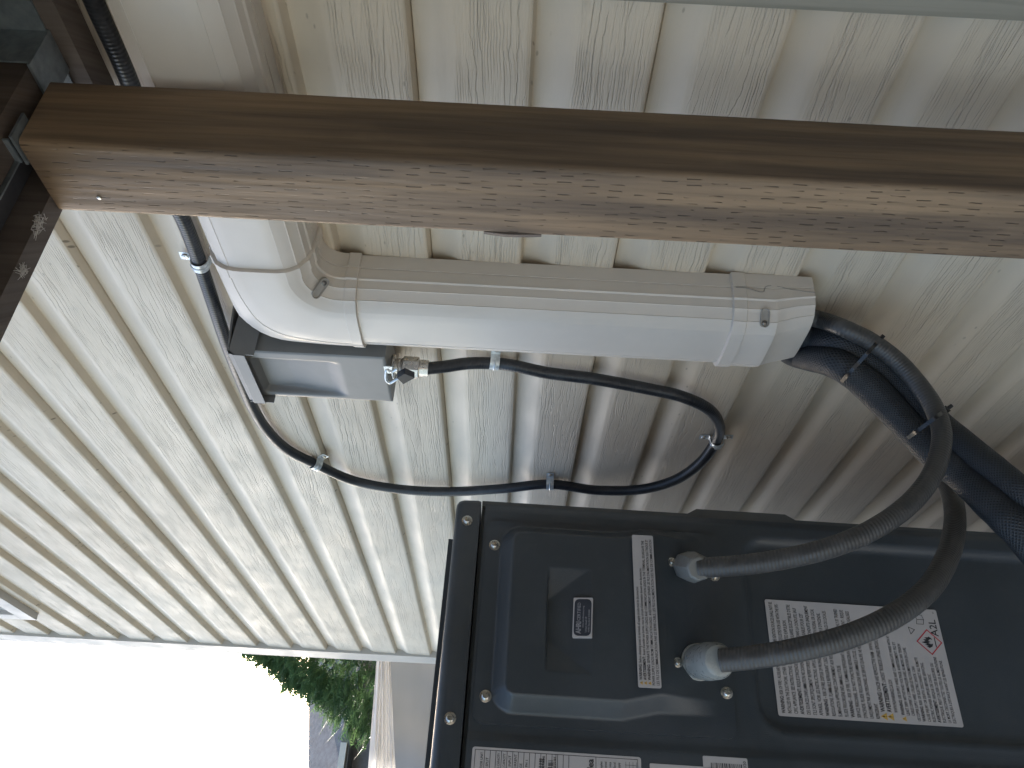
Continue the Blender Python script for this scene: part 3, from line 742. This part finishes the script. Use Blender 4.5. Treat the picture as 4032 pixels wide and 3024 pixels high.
# big warning label on the side panel
MM = label_frame(-.2585, -.6120, -.0068)
bm = bmesh.new(); plate(bm, MM, 0, .1465, 0, .2270, -.0005, .0001, .0025); l3 = obj('label', bm, M_LABEL, hp, smooth=None); tag(l3, 'large white warning label full of small text with a red diamond')
bm = bmesh.new(); by = bmesh.new(); MT = MM @ Matrix.Translation((0, 0, .0003))
T3 = [('WARNING:', 'RISK OF FIRE - AUXILIARY DEVICES WHICH MAY BE IGNITION SOURCES SHALL NOT BE', .143), ('', 'INSTALLED IN THE DUCTWORK, OTHER THAN AUXILIARY DEVICES LISTED FOR USE WITH THE SPE-', .141), ('', 'CIFIC APPLIANCE. SEE INSTRUCTIONS. APPLICABLE TO DUCTED EXPULSION.', .120),
      ('AVERTISSEMENT:', "RISQUE D'INCENDIE - LES DISPOSITIFS AUXILIAIRES SUSCEPTIBLES D'ETRE", .141), ('', "DES SOURCES D'INFLAMMATION NE DOIVENT PAS ETRE INSTALLES DANS LA CONDUITE, SAUF", .137), ('', "S'ILS SONT SPECIFIQUEMENT REPERTORIES COMME ETANT UTILISABLES POUR CET", .130),
      ('', "APPAREIL. VOIR LES INSTRUCTIONS. APPLICABLE AUX UNITES CONDUITS UNIQUEMENT", .141), ('WARNING -', 'RISK OF FIRE. DISPOSE OF PROPERLY IN ACCORDANCE WITH FEDERAL OR LOCAL', .137), ('', "REGULATIONS. FLAMMABLE REFRIGERANT USED. AVERTISSEMENT: RISQUE D'INCENDIE.", .132),
      ('', 'ELIMINATION APPROPRIEE CONFORMEMENT AUX REGLEMENTATIONS FEDERALES OU LOCALES.', .136), ('', 'FLUIDE FRIGORIGENE INFLAMMABLE UTILISE.', .066), ('WARNING -', 'RISK OF FIRE. FLAMMABLE REFRIGERANT USED. TO BE REPAIRED ONLY BY TRAINED', .139),
      ('', 'SERVICE PERSONNEL. DO NOT PUNCTURE REFRIGERANT TUBING. AVERTISSEMENT - RISQUE', .138), ('', "D'INCENDIE. FLUIDE FRIGORIGENE INFLAMMABLE UTILISE. LES REPARATIONS SONT REALISEES", .137), ('', 'UNIQUEMENT PAR UN PERSONNEL DE SERVICE QUALIFIE. NE PERCEZ PAS LES TUBES DE', .124), ('', 'REFRIGERANT.', .022)]
y = .2180
for a, b, xe in T3:
    x = .0035
    if a: x += text_mesh(bm, a, x, y, .0066, None, M=MT, bold=True, xsc=.62) + .0012
    text_mesh(bm, b, x, y, .0066, xe - x, M=MT); y -= .00775
for a, b, xe in (('WARNING:', 'CANCER AND REPRODUCTIVE HARM - WWW.P65WARNINGS.CA.GOV', .128), ('AVERTISSEMENT:', "CANCER ET TROUBLES DE L'APPAREIL REPRODUCTEUR -", .108)):
    warn_tri(by, bm, MM, .0025, y - .0015, .0090); x = .0125
    x += text_mesh(bm, a, x, y, .0076, None, M=MT, bold=True, xsc=.62) + .001
    text_mesh(bm, b, x, y, .0070, xe - x, M=MT); y -= .0080
text_mesh(bm, 'WWW.P65WARNINGS.CA.GOV.', .0125, y, .0066, .040, M=MT); y -= .0078
warn_tri(by, bm, MM, .0025, y - .001, .0062)
T4 = [('WARNING:', 'USE SUPPLY WIRES AND COMMUNICATE WIRES WITH AT', .108, .010), ('', 'LEAST 300V WITHSTAND VOLTAGE. AVERTISSEMENT: FILS ET', .100, .010), ('', 'CABLES OFFERT A COMMUNIQUER AVEC AU MOINS 300V TENSION', .098, .010), ('', "USE COPPER SUPPLY WIRES. UTILISER LES FILS D'ALIMENTATION EN CUIVRE.", .094, .004),
      ('WARNING:', 'RISK OF ELECTRIC SHOCK. CAN', .070, .004), ('', 'CAUSE INJURY OR DEATH. DISCONNECT ALL REMOTE', .082, .004), ('', 'ELECTRIC POWER SUPPLIES BEFORE SERVICING.', .076, .004), ('AVERTISSEMENT:', 'RISQUE DE CHOC', .062, .004), ('', 'ELECTRIQUE. PEUT CAUSER DES BLESSURES OU', .076, .004), ('', 'LA MORT. DECONNECTEZ TOUTES LES ALIMENTATIONS', .084, .004), ('', 'ELECTRIQUES A DISTANCE AVANT LES REPARATIONS.', .080, .004)]
for a, b, xe, x in T4:
    if a: x += text_mesh(bm, a, x, y, .0058, None, M=MT, bold=True, xsc=.62) + .001
    text_mesh(bm, b, x, y, .0054, xe - x, M=MT); y -= .0062
text_mesh(bm, 'A2L', .1110, .0045, .0135, .022, M=MT); text_mesh(bm, '01', .141, .004, .003, .004, M=MT)
# flame pictogram
fx, fy = .1030, .0185
fl = [(-.006, -.0045), (-.0085, .000), (-.0065, .004), (-.0058, .001), (-.0040, .006), (-.0030, .0025), (-.0008, .0098), (.0010, .004), (.0030, .0070), (.0040, .0020), (.0062, .0048), (.0066, -.0005), (.0078, -.0015), (.0055, -.0050), (.0030, -.0058), (.0042, -.0030), (.0016, .0000), (.0002, -.0030), (-.0014, .0005), (-.0030, -.0030), (-.0020, -.0058)]
poly(bm, MT, [(fx + a * .92, fy + .0012 + b * .92) for a, b in fl], 0); poly(bm, MT, [(fx - .0065, fy - .0082), (fx + .0065, fy - .0082), (fx + .0065, fy - .0070), (fx - .0065, fy - .0070)], 0)
# open book pictogram
def outline(pts, wd):
    for (x0, y0), (x1, y1) in zip(pts, pts[1:] + pts[:1]):
        d = Vector((x1 - x0, y1 - y0)).normalized() * wd; nrm = Vector((-d.y, d.x))
        poly(bm, MT, [(x0 - d.x + nrm.x, y0 - d.y + nrm.y), (x1 + d.x + nrm.x, y1 + d.y + nrm.y), (x1 + d.x - nrm.x, y1 + d.y - nrm.y), (x0 - d.x - nrm.x, y0 - d.y - nrm.y)], 0)
outline([(.126, .030), (.132, .0285), (.138, .030), (.138, .021), (.132, .0195), (.126, .021)], .00035); outline([(.132, .0285), (.132, .0195)], .00035)
outline([(.112, .0405), (.118, .0345), (.121, .0420)], .0004)
obj('lettering', bm, M_INK, l3, smooth=None); obj('warning_triangle', by, M_YEL, l3, smooth=None)
bm = bmesh.new(); s1, s2 = .0168, .0148
for k in range(4):
    a0, a1 = R_(90 * k), R_(90 * k + 90)
    poly(bm, MM, [(fx + s1 * math.cos(a0), fy + s1 * math.sin(a0)), (fx + s1 * math.cos(a1), fy + s1 * math.sin(a1)), (fx + s2 * math.cos(a1), fy + s2 * math.sin(a1)), (fx + s2 * math.cos(a0), fy + s2 * math.sin(a0))], .0003)
obj('hazard_diamond', bm, M_RED, l3, smooth=None)
# rating table at the front edge
MM = label_frame(-.425, -.2120, .0046)
bm = bmesh.new(); plate(bm, MM, 0, .1075, 0, .1985, -.0005, .0001, .003); l4 = obj('label', bm, M_LABEL, hp, smooth=None); tag(l4, 'large pale rating table along the front edge')
bm = bmesh.new(); MT = MM @ Matrix.Translation((0, 0, .0003))
XR = .1045
def hl(y, x0=.004, x1=XR, t=.0003): poly(bm, MT, [(x0, y - t), (x1, y - t), (x1, y + t), (x0, y + t)], 0)
def vl(x, y0, y1, t=.0003): poly(bm, MT, [(x - t, y0), (x + t, y0), (x + t, y1), (x - t, y1)], 0)
vl(XR, .004, .195); hl(.195); hl(.004)
yy = .190
for i, s in enumerate(('OUTDOOR UNIT', 'SERIES SPLIT', 'TYPE', 'COOLING CAPACITY', 'HEATING CAPACITY', 'RATED INPUT', 'MAX CURRENT', 'VOLTAGE', 'HZ  60  PH 1', 'MCA', 'MOP', 'REFRIGERANT R454B', 'CHARGE', 'DESIGN PRESSURE', 'HIGH', 'LOW')):
    hl(yy - .0062, .060, XR); text_mesh(bm, s, .074, yy - .0045, .0042, .028, M=MT); text_mesh(bm, ('208/230', '18.5 A', '45 A', '60', '19.0', '24.0')[i % 6], .062, yy - .0045, .0040, .010, M=MT)
    yy -= .0066
for k, yb in enumerate((.1215, .1110)):
    x = .066
    while x < .098:
        w_ = random.choice((.0004, .0007, .0011)); poly(bm, MT, [(x, yb - .008), (x + w_, yb - .008), (x + w_, yb - .002), (x, yb - .002)], 0); x += w_ + random.choice((.0005, .0008, .0012))
text_mesh(bm, 'Midea', .078, .0560, .0105, None, M=MT, bold=True, xsc=.95)
vl(.060, .050, .195); hl(.053); hl(.100)
for i, s in enumerate(('This equipment complies', 'requirements of electrical', 'installation and service', 'must conform to local', 'code. Use copper supply')): text_mesh(bm, s, .070, .0455 - i * .0052, .0042, .030, M=MT)
for i in range(4): hl(.018 - i * .0042, .070, XR - .003, .0002); vl(.074 + i * .008, .006, .019, .0002)
obj('lettering', bm, M_INK, l4, smooth=None)
# barcode sticker and the plain pale one beside it
MM = label_frame(-.345, -.3375, .0048)
bm = bmesh.new(); plate(bm, MM, -.06, .0335, 0, .0525, -.0004, .0001, .0015); l5 = obj('label', bm, M_LABEL, hp, smooth=None); tag(l5, 'white barcode sticker near the front edge')
bm = bmesh.new(); MT = MM @ Matrix.Translation((0, 0, .0003)); x = .0070
while x < .0430:
    w_ = random.choice((.0004, .0008, .0013)); poly(bm, MT, [(-.045, x), (.0265, x), (.0265, x + w_), (-.045, x + w_)], 0); x += w_ + random.choice((.0005, .0009, .0014))
text_mesh(bm, '020', .0225, .0018, .0052, .009, M=MT)
obj('lettering', bm, M_INK, l5, smooth=None)
MM = label_frame(-.42, -.2980, .0048)
bm = bmesh.new(); plate(bm, MM, 0, .0965, 0, .0760, -.0006, .0001, .001); tag(obj('label', bm, M_LABEL, hp, smooth=None), 'plain pale sticker between the rating table and the barcode')

# ---------------------------------------------------------------- grey conduits with their fittings
def grey_conduit(name, label, pts, r, fit, hex_=True):
    o = empty(name, pts[0], label, 'conduit', 'grey conduits from the heat pump')
    bm = bmesh.new(); tube(bm, spline(pts, .006), r, 20); obj('conduit_jacket', bm, M_CGRY, o, smooth=80, world=True)
    base = fit[0]; ax = (pts[0] - base).normalized(); L = (pts[0] - base).length
    if hex_:
        bm = bmesh.new(); lathe(bm, base - ax * .004, ax, [(0, r * 1.45), (.012, r * 1.45)], 24)
        lathe(bm, base + ax * .004, ax, [(0, r * 1.35), (.001, r * 1.58), (L * .66, r * 1.58), (L * .86, r * 1.42), (L * 1.02, r * 1.22), (L * 1.04, r * 1.02)], 8)
    else:
        bm = bmesh.new(); lathe(bm, base - ax * .006, ax, [(0, r * 1.5), (.002, r * 1.74), (.0085, r * 1.74), (.0092, r * 1.60), (L * .55, r * 1.70), (L * .88, r * 1.60), (L * 1.03, r * 1.32), (L * 1.05, r * 1.05)], 36)
    obj('conduit_fitting', bm, M_FIT if hex_ else M_FIT2, o, smooth=35, world=True)
    return o
b1 = U(.016, -.0815, -.2790)
c1 = [atz(1508, 1227, .965), atz(1600, 1221, .950), atz(1700, 1206, .938), atz(1790, 1184, .928), atz(1870, 1152, .928), atz(1945, 1105, .940), atz(1997, 1052, .962), atz(2026, 995, .990), atz(2034, 935, 1.018), atz(2017, 880, 1.045), atz(1983, 830, 1.065), atz(1938, 780, 1.080), atz(1880, 737, 1.090), atz(1820, 708, 1.098), at(1768, 690, .030), at(1700, 672, .030), Vector((XV + .045, -.030, 1.19))]
grey_conduit('conduit', 'grey flexible conduit from the hexagonal fitting, bending up into the duct end cap', c1, .0121, [b1])
b2 = U(.016, -.2060, -.2860)
c2 = [atz(1556, 1427, .905), atz(1640, 1418, .890), atz(1740, 1400, .875), atz(1840, 1372, .868), atz(1930, 1331, .872), atz(2002, 1276, .895), atz(2044, 1210, .940), atz(2062, 1140, 1.00), atz(2058, 1080, 1.07), atz(2035, 1020, 1.14), atz(1990, 950, 1.19), atz(1930, 880, 1.19), atz(1860, 800, 1.18), at(1780, 750, .016), at(1720, 725, .016), Vector((XV, -.016, 1.19))]
grey_conduit('conduit', 'grey flexible conduit from the large round fitting, passing across the big warning label', c2, .0128, [b2], False)

# ---------------------------------------------------------------- insulated line set in braided sleeve
def q4(x, y): return 1755.5 + .281 * x, 685.8 + .281 * y
A = [(-260, 60), (-120, 85), (0, 120), (200, 195), (420, 310), (620, 455), (800, 640), (960, 815), (1120, 950), (1400, 1180), (1640, 1385), (2000, 1730), (2300, 2050)]
B = [(-260, 190), (-120, 215), (0, 265), (200, 360), (400, 500), (570, 665), (760, 860), (930, 1030), (1120, 1190), (1380, 1430), (1600, 1650), (1900, 2020), (2150, 2350)]
DA = [1.135, 1.135, 1.13, 1.125, 1.12, 1.115, 1.10, 1.08, 1.055, 1.01, .98, .965, .96]
ls = empty('line_set', atz(*q4(620, 500), 1.115), 'thick pair of black braided insulated pipes running from the duct end cap past the unit', 'pipes')
def lump(seed): return lambda s: 1 + .05 * mnoise.noise(Vector((s * 18, seed, 0))) + .03 * mnoise.noise(Vector((s * 60, seed, 4)))
bm = bmesh.new(); tube(bm, spline([Vector((XV + .030, -.036, 1.19)), at(1700, 712, .037), at(1752, 730, .040)] + [atz(*q4(*a), d) for a, d in zip(A, DA)][3:], .005), .0190, 28, rfun=lump(1)); obj('insulated_pipe', bm, M_BRAID, ls, smooth=80, world=True)
bm = bmesh.new(); tube(bm, spline([Vector((XV - .018, -.038, 1.19)), at(1668, 735, .040), at(1722, 762, .044)] + [atz(*q4(*a), d - .012) for a, d in zip(B, DA)][3:], .005), .0215, 28, rfun=lump(7)); obj('insulated_pipe', bm, M_BRAID, ls, smooth=80, world=True)
def tie(pts, wdir, label, head, tail):
    o = empty('zip_tie', pts[0], label, 'zip tie', 'black zip ties round the pipes')
    sp = spline(pts + [pts[0]], .003); bm = bmesh.new(); rings = []
    cen = sum(sp, Vector()) / len(sp)
    for p in sp:
        out = (p - cen); out = (out - wdir * out.dot(wdir)).normalized()
        rings.append([p + wdir * a + out * b for a, b in ((-.0024, 0), (.0024, 0), (.0024, .0013), (-.0024, .0013))])
    loft(bm, rings); obj('tie_band', bm, M_TIE, o, smooth=40, world=True)
    bm = bmesh.new(); h = Vector(head); cyl(bm, h - wdir * .0045, h + wdir * .0045, .0050, .0050, 8); cyl(bm, h, h + (h - cen).normalized() * .011, .0030, .0026, 6)
    obj('tie_head', bm, M_TIE, o, smooth=30, world=True)
# first tie: photo (1828,808) .. (1900,735)
def tie_at(pa, pb, depth, bulge, wd, label):
    a = atz(*pa, depth - .002); b = atz(*pb, depth - .012); v = (a - CAM).normalized(); e = (b - a).normalized()
    n = e.cross(v).normalized()
    mid = (a + b) / 2
    pts = [a - e * .001, a * .78 + b * .22 - v * bulge * .85, mid - v * bulge, a * .25 + b * .75 - v * (bulge + .006), b + e * .001, b + v * .018, mid + v * .030, a + v * .018]
    tie(pts, n, label, b + e * .003 - v * .004, None)
tie_at((1820, 822), (1893, 742), 1.10, .031, .005, 'black zip tie nearer the duct end cap, its short tail sticking out')
tie_at((1964, 944), (2037, 890), 1.065, .050, .005, 'black zip tie farther from the duct, where the grey conduit leaves the pipes')

# ---------------------------------------------------------------- post, deck frame
PX0, PX1, PY0, PY1 = -.604, -.515, -.180, -.091; ZT = 1.9615
bm = bmesh.new()
zs = [0.0] + [0.6 + i * (ZT - .6) / 60 for i in range(61)]
def post_ring(z):
    r = .0065; pts = []
    for cx, cy, a0 in ((PX1 - r, PY1 - r, 0), (PX0 + r, PY1 - r, 90), (PX0 + r, PY0 + r, 180), (PX1 - r, PY0 + r, 270)):
        for k in range(5):
            a = R_(a0 + 22.5 * k); pts.append(Vector((cx + r * math.cos(a), cy + r * math.sin(a), z)))
    # a split along the near-wall corner and slight waviness
    out = []
    for p in pts:
        w_ = .0007 * mnoise.noise(Vector((p.x * 30, p.y * 30, z * 5)))
        d = Vector((p.x - (PX0 + PX1) / 2, p.y - (PY0 + PY1) / 2, 0)).normalized(); out.append(p + d * w_)
    return out
loft(bm, [post_ring(z) for z in zs])
bm2 = bm
post = tag(obj('wooden_post', bm2, M_POST, smooth=50), 'square brown stained wooden post with rows of short incisions, in front of the siding', 'post')
bm = bmesh.new()   # splinter lifted along the left corner
sp0 = at(1045, 504, .18); 
pp = [Vector((PX0 - .0005, PY0 + .0012, z)) for z in [at(1045 + q, 504, .18).z for q in (0, 20, 50, 80, 105, 125)]]
loft(bm, [[p + Vector((-.0008 - .0028 * s, .0, 0)), p + Vector((.003, -.0022 * s - .0004, 0)), p + Vector((.004, .001, 0)), p + Vector((0, .003, 0))] for p, s in zip(pp, (0, .5, 1, .8, .4, 0))])
obj('splinter', bm, M_BEAM, post, smooth=None, world=False)
bm = bmesh.new(); lathe(bm, at(214, 427, .1805), (0, -1, 0), [(0, .0022), (.0006, .0022), (.0012, .001)], 10); obj('staple', bm, M_STEEL, post, world=False)

beam = tag(obj('deck_beam', (lambda b: (box(b, PX0 - .002, PX0 + .022, -1.02, PY1, ZT + .001, ZT + .19), b)[1])(bmesh.new()), M_BEAM, bevel=.004), 'dark brown beam resting on the post and running out over the viewer', 'beam')
tag(obj('deck_beam', (lambda b: (box(b, PX0 + .025, PX0 + .063, -1.02, PY1 + .03, ZT + .028, ZT + .215), b)[1])(bmesh.new()), plain('beam_shade_colour', (0.06, 0.06, 0.065), .6), bevel=.004), 'inner beam board beside the brown beam above the post top, nearly black', 'beam')  # inner board near-black: the shade under the deck put into its colour
# ledger on the wall, joists, hangers, deck boards
ZL = 1.972
tag(obj('ledger_board', (lambda b: (box(b, -.600, 1.28, -.045, -.008, ZL - .019, ZL + .20), b)[1])(bmesh.new()), M_BEAM, bevel=.003), 'dark brown ledger board fixed to the wall above the black conduit', 'ledger')
jl = ['dark joist in a metal hanger nearest the post, under the deck', 'dark deck joist second from the post, mostly hidden above the frame']
for i, x in enumerate((-.535, -.13, .27, .67, 1.07)):
    lb = ('dark deck joist nearest the post, its end sitting in a pale metal hanger', 'dark deck joist, second from the post', 'dark deck joist, third from the post', 'dark deck joist, fourth from the post', 'dark deck joist, farthest from the post')[i]
    tag(obj('deck_joist', (lambda b: (box(b, x, x + .038, -1.02, -.046, ZL + .001, ZL + .20), b)[1])(bmesh.new()), M_DECK, bevel=.003), lb, 'joist', 'deck joists')
    if i == 0:
        bm = bmesh.new(); box(bm, x - .004, x + .042, -.100, -.046, ZL - .0025, ZL + .0); box(bm, x - .0035, x - .0015, -.095, -.046, ZL + .0005, ZL + .14); box(bm, x + .0395, x + .0415, -.095, -.046, ZL + .0005, ZL + .14)
        box(bm, x - .035, x - .0035, -.0475, -.0455, ZL + .0005, ZL + .14); box(bm, x + .0415, x + .073, -.0475, -.0455, ZL + .0005, ZL + .14)
        tag(obj('joist_hanger', bm, M_ZINCD, bevel=.0005), 'pale galvanised joist hanger under the deck joist above the duct', 'hanger')
for i in range(9):
    y1 = -.012 - i * .1095
    tag(obj('deck_board', (lambda b: (box(b, -.66, 1.28, y1 - .104, y1, ZL + .2015, ZL + .228), b)[1])(bmesh.new()), M_DECK, bevel=.003),
        '%s brown deck board out from the wall, overhead' % ('first', 'second', 'third', 'fourth', 'fifth', 'sixth', 'seventh', 'eighth', 'ninth')[i], 'deck board', 'deck boards overhead')
bm = bmesh.new()   # saddle bracket tying beam and post
box(bm, PX0 + .066, PX1 + .004, PY0 - .0022, PY0 - .0002, ZT - .0 + .006, ZT + .10); box(bm, PX0 + .0655, PX0 + .0675, PY0 - .05, PY0 - .0022, ZT + .008, ZT + .10)
box(bm, PX0 + .064, PX1 + .008, PY0 - .002, PY0 + .03, ZT + .001, ZT + .0035)
tag(obj('post_bracket', bm, M_ZINCD, bevel=.0006), 'dull grey steel bracket on top of the wooden post', 'bracket')
random.seed(3)
def at_height(px, py, z):
    v = FW * FPX + RT * (px * 1.8228 - 2016) + DN * (py * 1.8228 - 1512); return CAM + v * ((z - CAM.z) / v.z)
for px, py, sz, k_n, lb in ((46, 584, .006, 45, 'pale tuft of cobweb under the brown beam, away from the post'), (80, 482, .012, 80, 'tattered cobweb under the brown beam, right beside the post top')):
    c = at_height(px, py, ZT - .001); bm = bmesh.new()
    for k in range(k_n):
        a = random.uniform(0, 6.28); r0 = random.uniform(0, sz); p0 = c + Vector((math.cos(a) * r0 * .6, math.sin(a) * r0, random.uniform(-.004, .001)))
        a2 = random.uniform(0, 6.28); p1 = p0 + Vector((math.cos(a2), math.sin(a2), random.uniform(-.3, .3))) * random.uniform(.003, .008)
        cyl(bm, p0, p1, .0004, .0002, 4)
    tag(obj('cobweb', bm, M_WEB, smooth=None), lb, 'cobweb')

# ---------------------------------------------------------------- beyond the corner
# tarp-covered stack
def tarp_mat():
    t = NT('pale_tarp'); c = t.coord(); n = t.noise(t.map(c, (2, 1.2, 9)), 1.0, 4, .6)
    tr = t.n('ShaderNodeBsdfTranslucent'); tr.inputs[0].default_value = (.75, .73, .72, 1)
    t.set(Base_Color=t.mix(n, (.30, .31, .33), (.42, .425, .43)), Roughness=.5)
    mx = t.n('ShaderNodeMixShader'); mx.inputs[0].default_value = .22
    t.l(t.b.outputs[0], mx.inputs[1]); t.l(tr.outputs[0], mx.inputs[2]); t.l(mx.outputs[0], t.t.nodes['Material Output'].inputs[0])
    return t.m
def tarp_shade():  # darker copy of the same tarp, its shaded side put into the colour
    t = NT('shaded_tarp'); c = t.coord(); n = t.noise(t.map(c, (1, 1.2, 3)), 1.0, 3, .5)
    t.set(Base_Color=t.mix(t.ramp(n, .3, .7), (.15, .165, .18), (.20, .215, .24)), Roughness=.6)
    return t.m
tp = empty('covered_stack', (-4.9, .3, 0), 'pale wrinkled tarp over a stack beyond the house corner', 'tarp')
def axX(px, py, X):
    v = FW * FPX + RT * (px - 2016) + DN * (py - 1512); return CAM + v * ((X - CAM.x) / v.x)
tl, tr_, bl, br = axX(1449, 3024, -4.6), axX(1490, 2500, -4.6), axX(1568, 3024, -4.55), axX(1540, 2500, -4.55)
bm = bmesh.new(); NY, NZ = 90, 60; G = []
for i in range(NY + 1):
    s = -0.9 + 2.6 * i / NY
    top = tl + (tr_ - tl) * s; bot = bl + (br - bl) * s
    row = []
    for j in range(NZ + 1):
        t_ = j / NZ; p = top.lerp(bot, t_)
        p.x += .035 * math.sin(t_ * math.pi) + .030 * mnoise.noise(Vector((s * 1.0 + t_ * .5, t_ * 8, 1))) + .022 * mnoise.noise(Vector((s * 1.6, t_ * 17, 5)))
        row.append(bm.verts.new(p))
    G.append(row)
for i in range(NY):
    for j in range(NZ): bm.faces.new((G[i][j], G[i + 1][j], G[i + 1][j + 1], G[i][j + 1]))
obj('tarp_fold', bm, tarp_mat(), tp, smooth=180, world=True)
bm = bmesh.new(); G = []
for i in range(61):
    s = -0.9 + 2.6 * i / 60; bot = bl + (br - bl) * s; row = []
    for j in range(41):
        t_ = j / 40; z = (bot.z + .01) * (1 - t_)
        row.append(bm.verts.new((bot.x + .03 + .05 * mnoise.noise(Vector((s * 2.5 + t_ * 2, t_ * 1.5, 3))), bot.y, z)))
    G.append(row)
for i in range(60):
    for j in range(40): bm.faces.new((G[i][j], G[i + 1][j], G[i + 1][j + 1], G[i][j + 1]))
obj('tarp_sheet', bm, tarp_shade(), tp, smooth=180, world=True)
bm = bmesh.new(); box(bm, -5.5, -4.68, -.4, 1.35, 0, 1.98); obj('stacked_load', bm, tarp_shade(), tp, smooth=None, world=True)

# cedar tree
tree = empty('cedar_tree', (-8.4, 1.75, 0), 'feathery green cedar beyond the house corner, against the bright sky', 'tree')
tm = NT('bark'); tm.set(Base_Color=(.10, .07, .05), Roughness=.9)
bm = bmesh.new(); tube(bm, spline([(-8.4, 1.75, 0), (-8.42, 1.72, 1.5), (-8.38, 1.78, 3.0), (-8.4, 1.75, 4.7)], .2), .13, 10, rfun=lambda s: max(.08, 1 - s / 5.0)); obj('trunk', bm, tm.m, tree, world=True)
def leaf_mat():
    t = NT('cedar_foliage'); n = t.noise(t.coord(), 5, 3)
    tr = t.n('ShaderNodeBsdfTranslucent'); c = t.mix(t.ramp(n, .3, .7), (.05, .11, .045), (.11, .18, .075))
    t.l(c, tr.inputs[0]); t.set(Base_Color=c, Roughness=.6)
    mx = t.n('ShaderNodeMixShader'); mx.inputs[0].default_value = .5
    t.l(t.b.outputs[0], mx.inputs[1]); t.l(tr.outputs[0], mx.inputs[2]); t.l(mx.outputs[0], t.t.nodes['Material Output'].inputs[0])
    return t.m
ML = leaf_mat()
verts = []; faces = []
def spray(p, d, L, up):
    """a flat fan of scale-leaf twigs"""
    s = d.cross(up).normalized(); n = 6
    for k in range(n):
        f = k / n; b = p + d * (L * f)
        for sg in (-1, 1):
            e = b + (d * .62 + s * sg * .62).normalized() * (L * .46 * (1 - f * .75)) + Vector((0, 0, -L * .10 * f))
            w_ = (e - b).cross(up).normalized() * (L * .040)
            i0 = len(verts); m_ = (b + e) / 2
            verts.extend([b, m_ + w_, e, m_ - w_]); faces.append((i0, i0 + 1, i0 + 2, i0 + 3))
    i0 = len(verts); e = p + d * L * 1.1; w_ = s * (L * .045); m_ = (p + e) / 2
    verts.extend([p, m_ + w_, e, m_ - w_]); faces.append((i0, i0 + 1, i0 + 2, i0 + 3))
random.seed(11)
def crown_r(z): return max(0.0, 1.94 * (1 - ((z - .3) / 4.38) ** 1.7)) if z > .3 else 1.6
def trunc(): pass
for k in range(19000):
    z = random.uniform(.8, 4.7); a = random.uniform(0, 2 * math.pi)
    lob = 1 + .16 * mnoise.noise(Vector((math.cos(a) * 2.2, math.sin(a) * 2.2, z * 1.5))) + .13 * mnoise.noise(Vector((math.cos(a) * 6, math.sin(a) * 6, z * 5)))
    rr = crown_r(z) * lob * random.uniform(.55, 1.0) ** .5
    if mnoise.noise(Vector((math.cos(a) * rr * 2.4, math.sin(a) * rr * 2.4, z * 2.4 + 9))) < -.36 and rr > .5 * crown_r(z): continue
    p = Vector((-8.4 + math.cos(a) * rr, 1.75 + math.sin(a) * rr, z))
    d = Vector((math.cos(a) + random.uniform(-.7, .7), math.sin(a) + random.uniform(-.7, .7), random.uniform(-.25, .8))).normalized()
    up = Vector((random.uniform(-.6, .6), random.uniform(-.6, .6), 1)).normalized()
    spray(p, d, random.uniform(.12, .22), up)
me = bpy.data.meshes.new('crown'); me.from_pydata([v - Vector((-8.4, 1.75, 0)) for v in verts], [], faces); me.materials.append(ML)
o = bpy.data.objects.new('crown', me); COL.objects.link(o); o.parent = tree
# neighbour's house
nb = empty('neighbour_house', (-12, 0, 0), "neighbour's house with a dark shingle roof and pale gutter behind the cedar", 'house')
def shingles():
    t = NT('dark_shingles'); c = t.coord(); n = t.noise(t.map(c, (3, 14, 3)), 1.0, 4, .7); f = t.noise(c, 50, 3, .7)
    t.set(Base_Color=t.mix(t.ramp(n, .3, .7), (.07, .075, .085), (.13, .135, .15)), Roughness=.85, Normal=t.bump(f, .01))
    return t.m
ez = axX(1329, 3024, -12).z; rz = axX(1222, 2900, -14.5).z
bm = bmesh.new(); loft(bm, [[Vector(p) for p in ((-12, y, ez), (-14.5, y, rz), (-17, y, ez), (-17, y, ez - .12), (-12, y, ez - .12))] for y, rz in ((-7, rz - .08), (.75, rz - .08), (3.6, rz + .42))]); obj('roof', bm, shingles(), nb, smooth=None, world=True)
bm = bmesh.new(); box(bm, -11.998, -11.93, -7, .955, ez - .09, ez - .005); obj('gutter', bm, M_TRIM, nb, smooth=None, world=True)
bm = bmesh.new(); box(bm, -16.6, -12.4, -6.7, 3.3, 0, ez - .121); obj('wall', bm, plain('slate_siding', (.10, .105, .13), .7), nb, smooth=None, world=True)
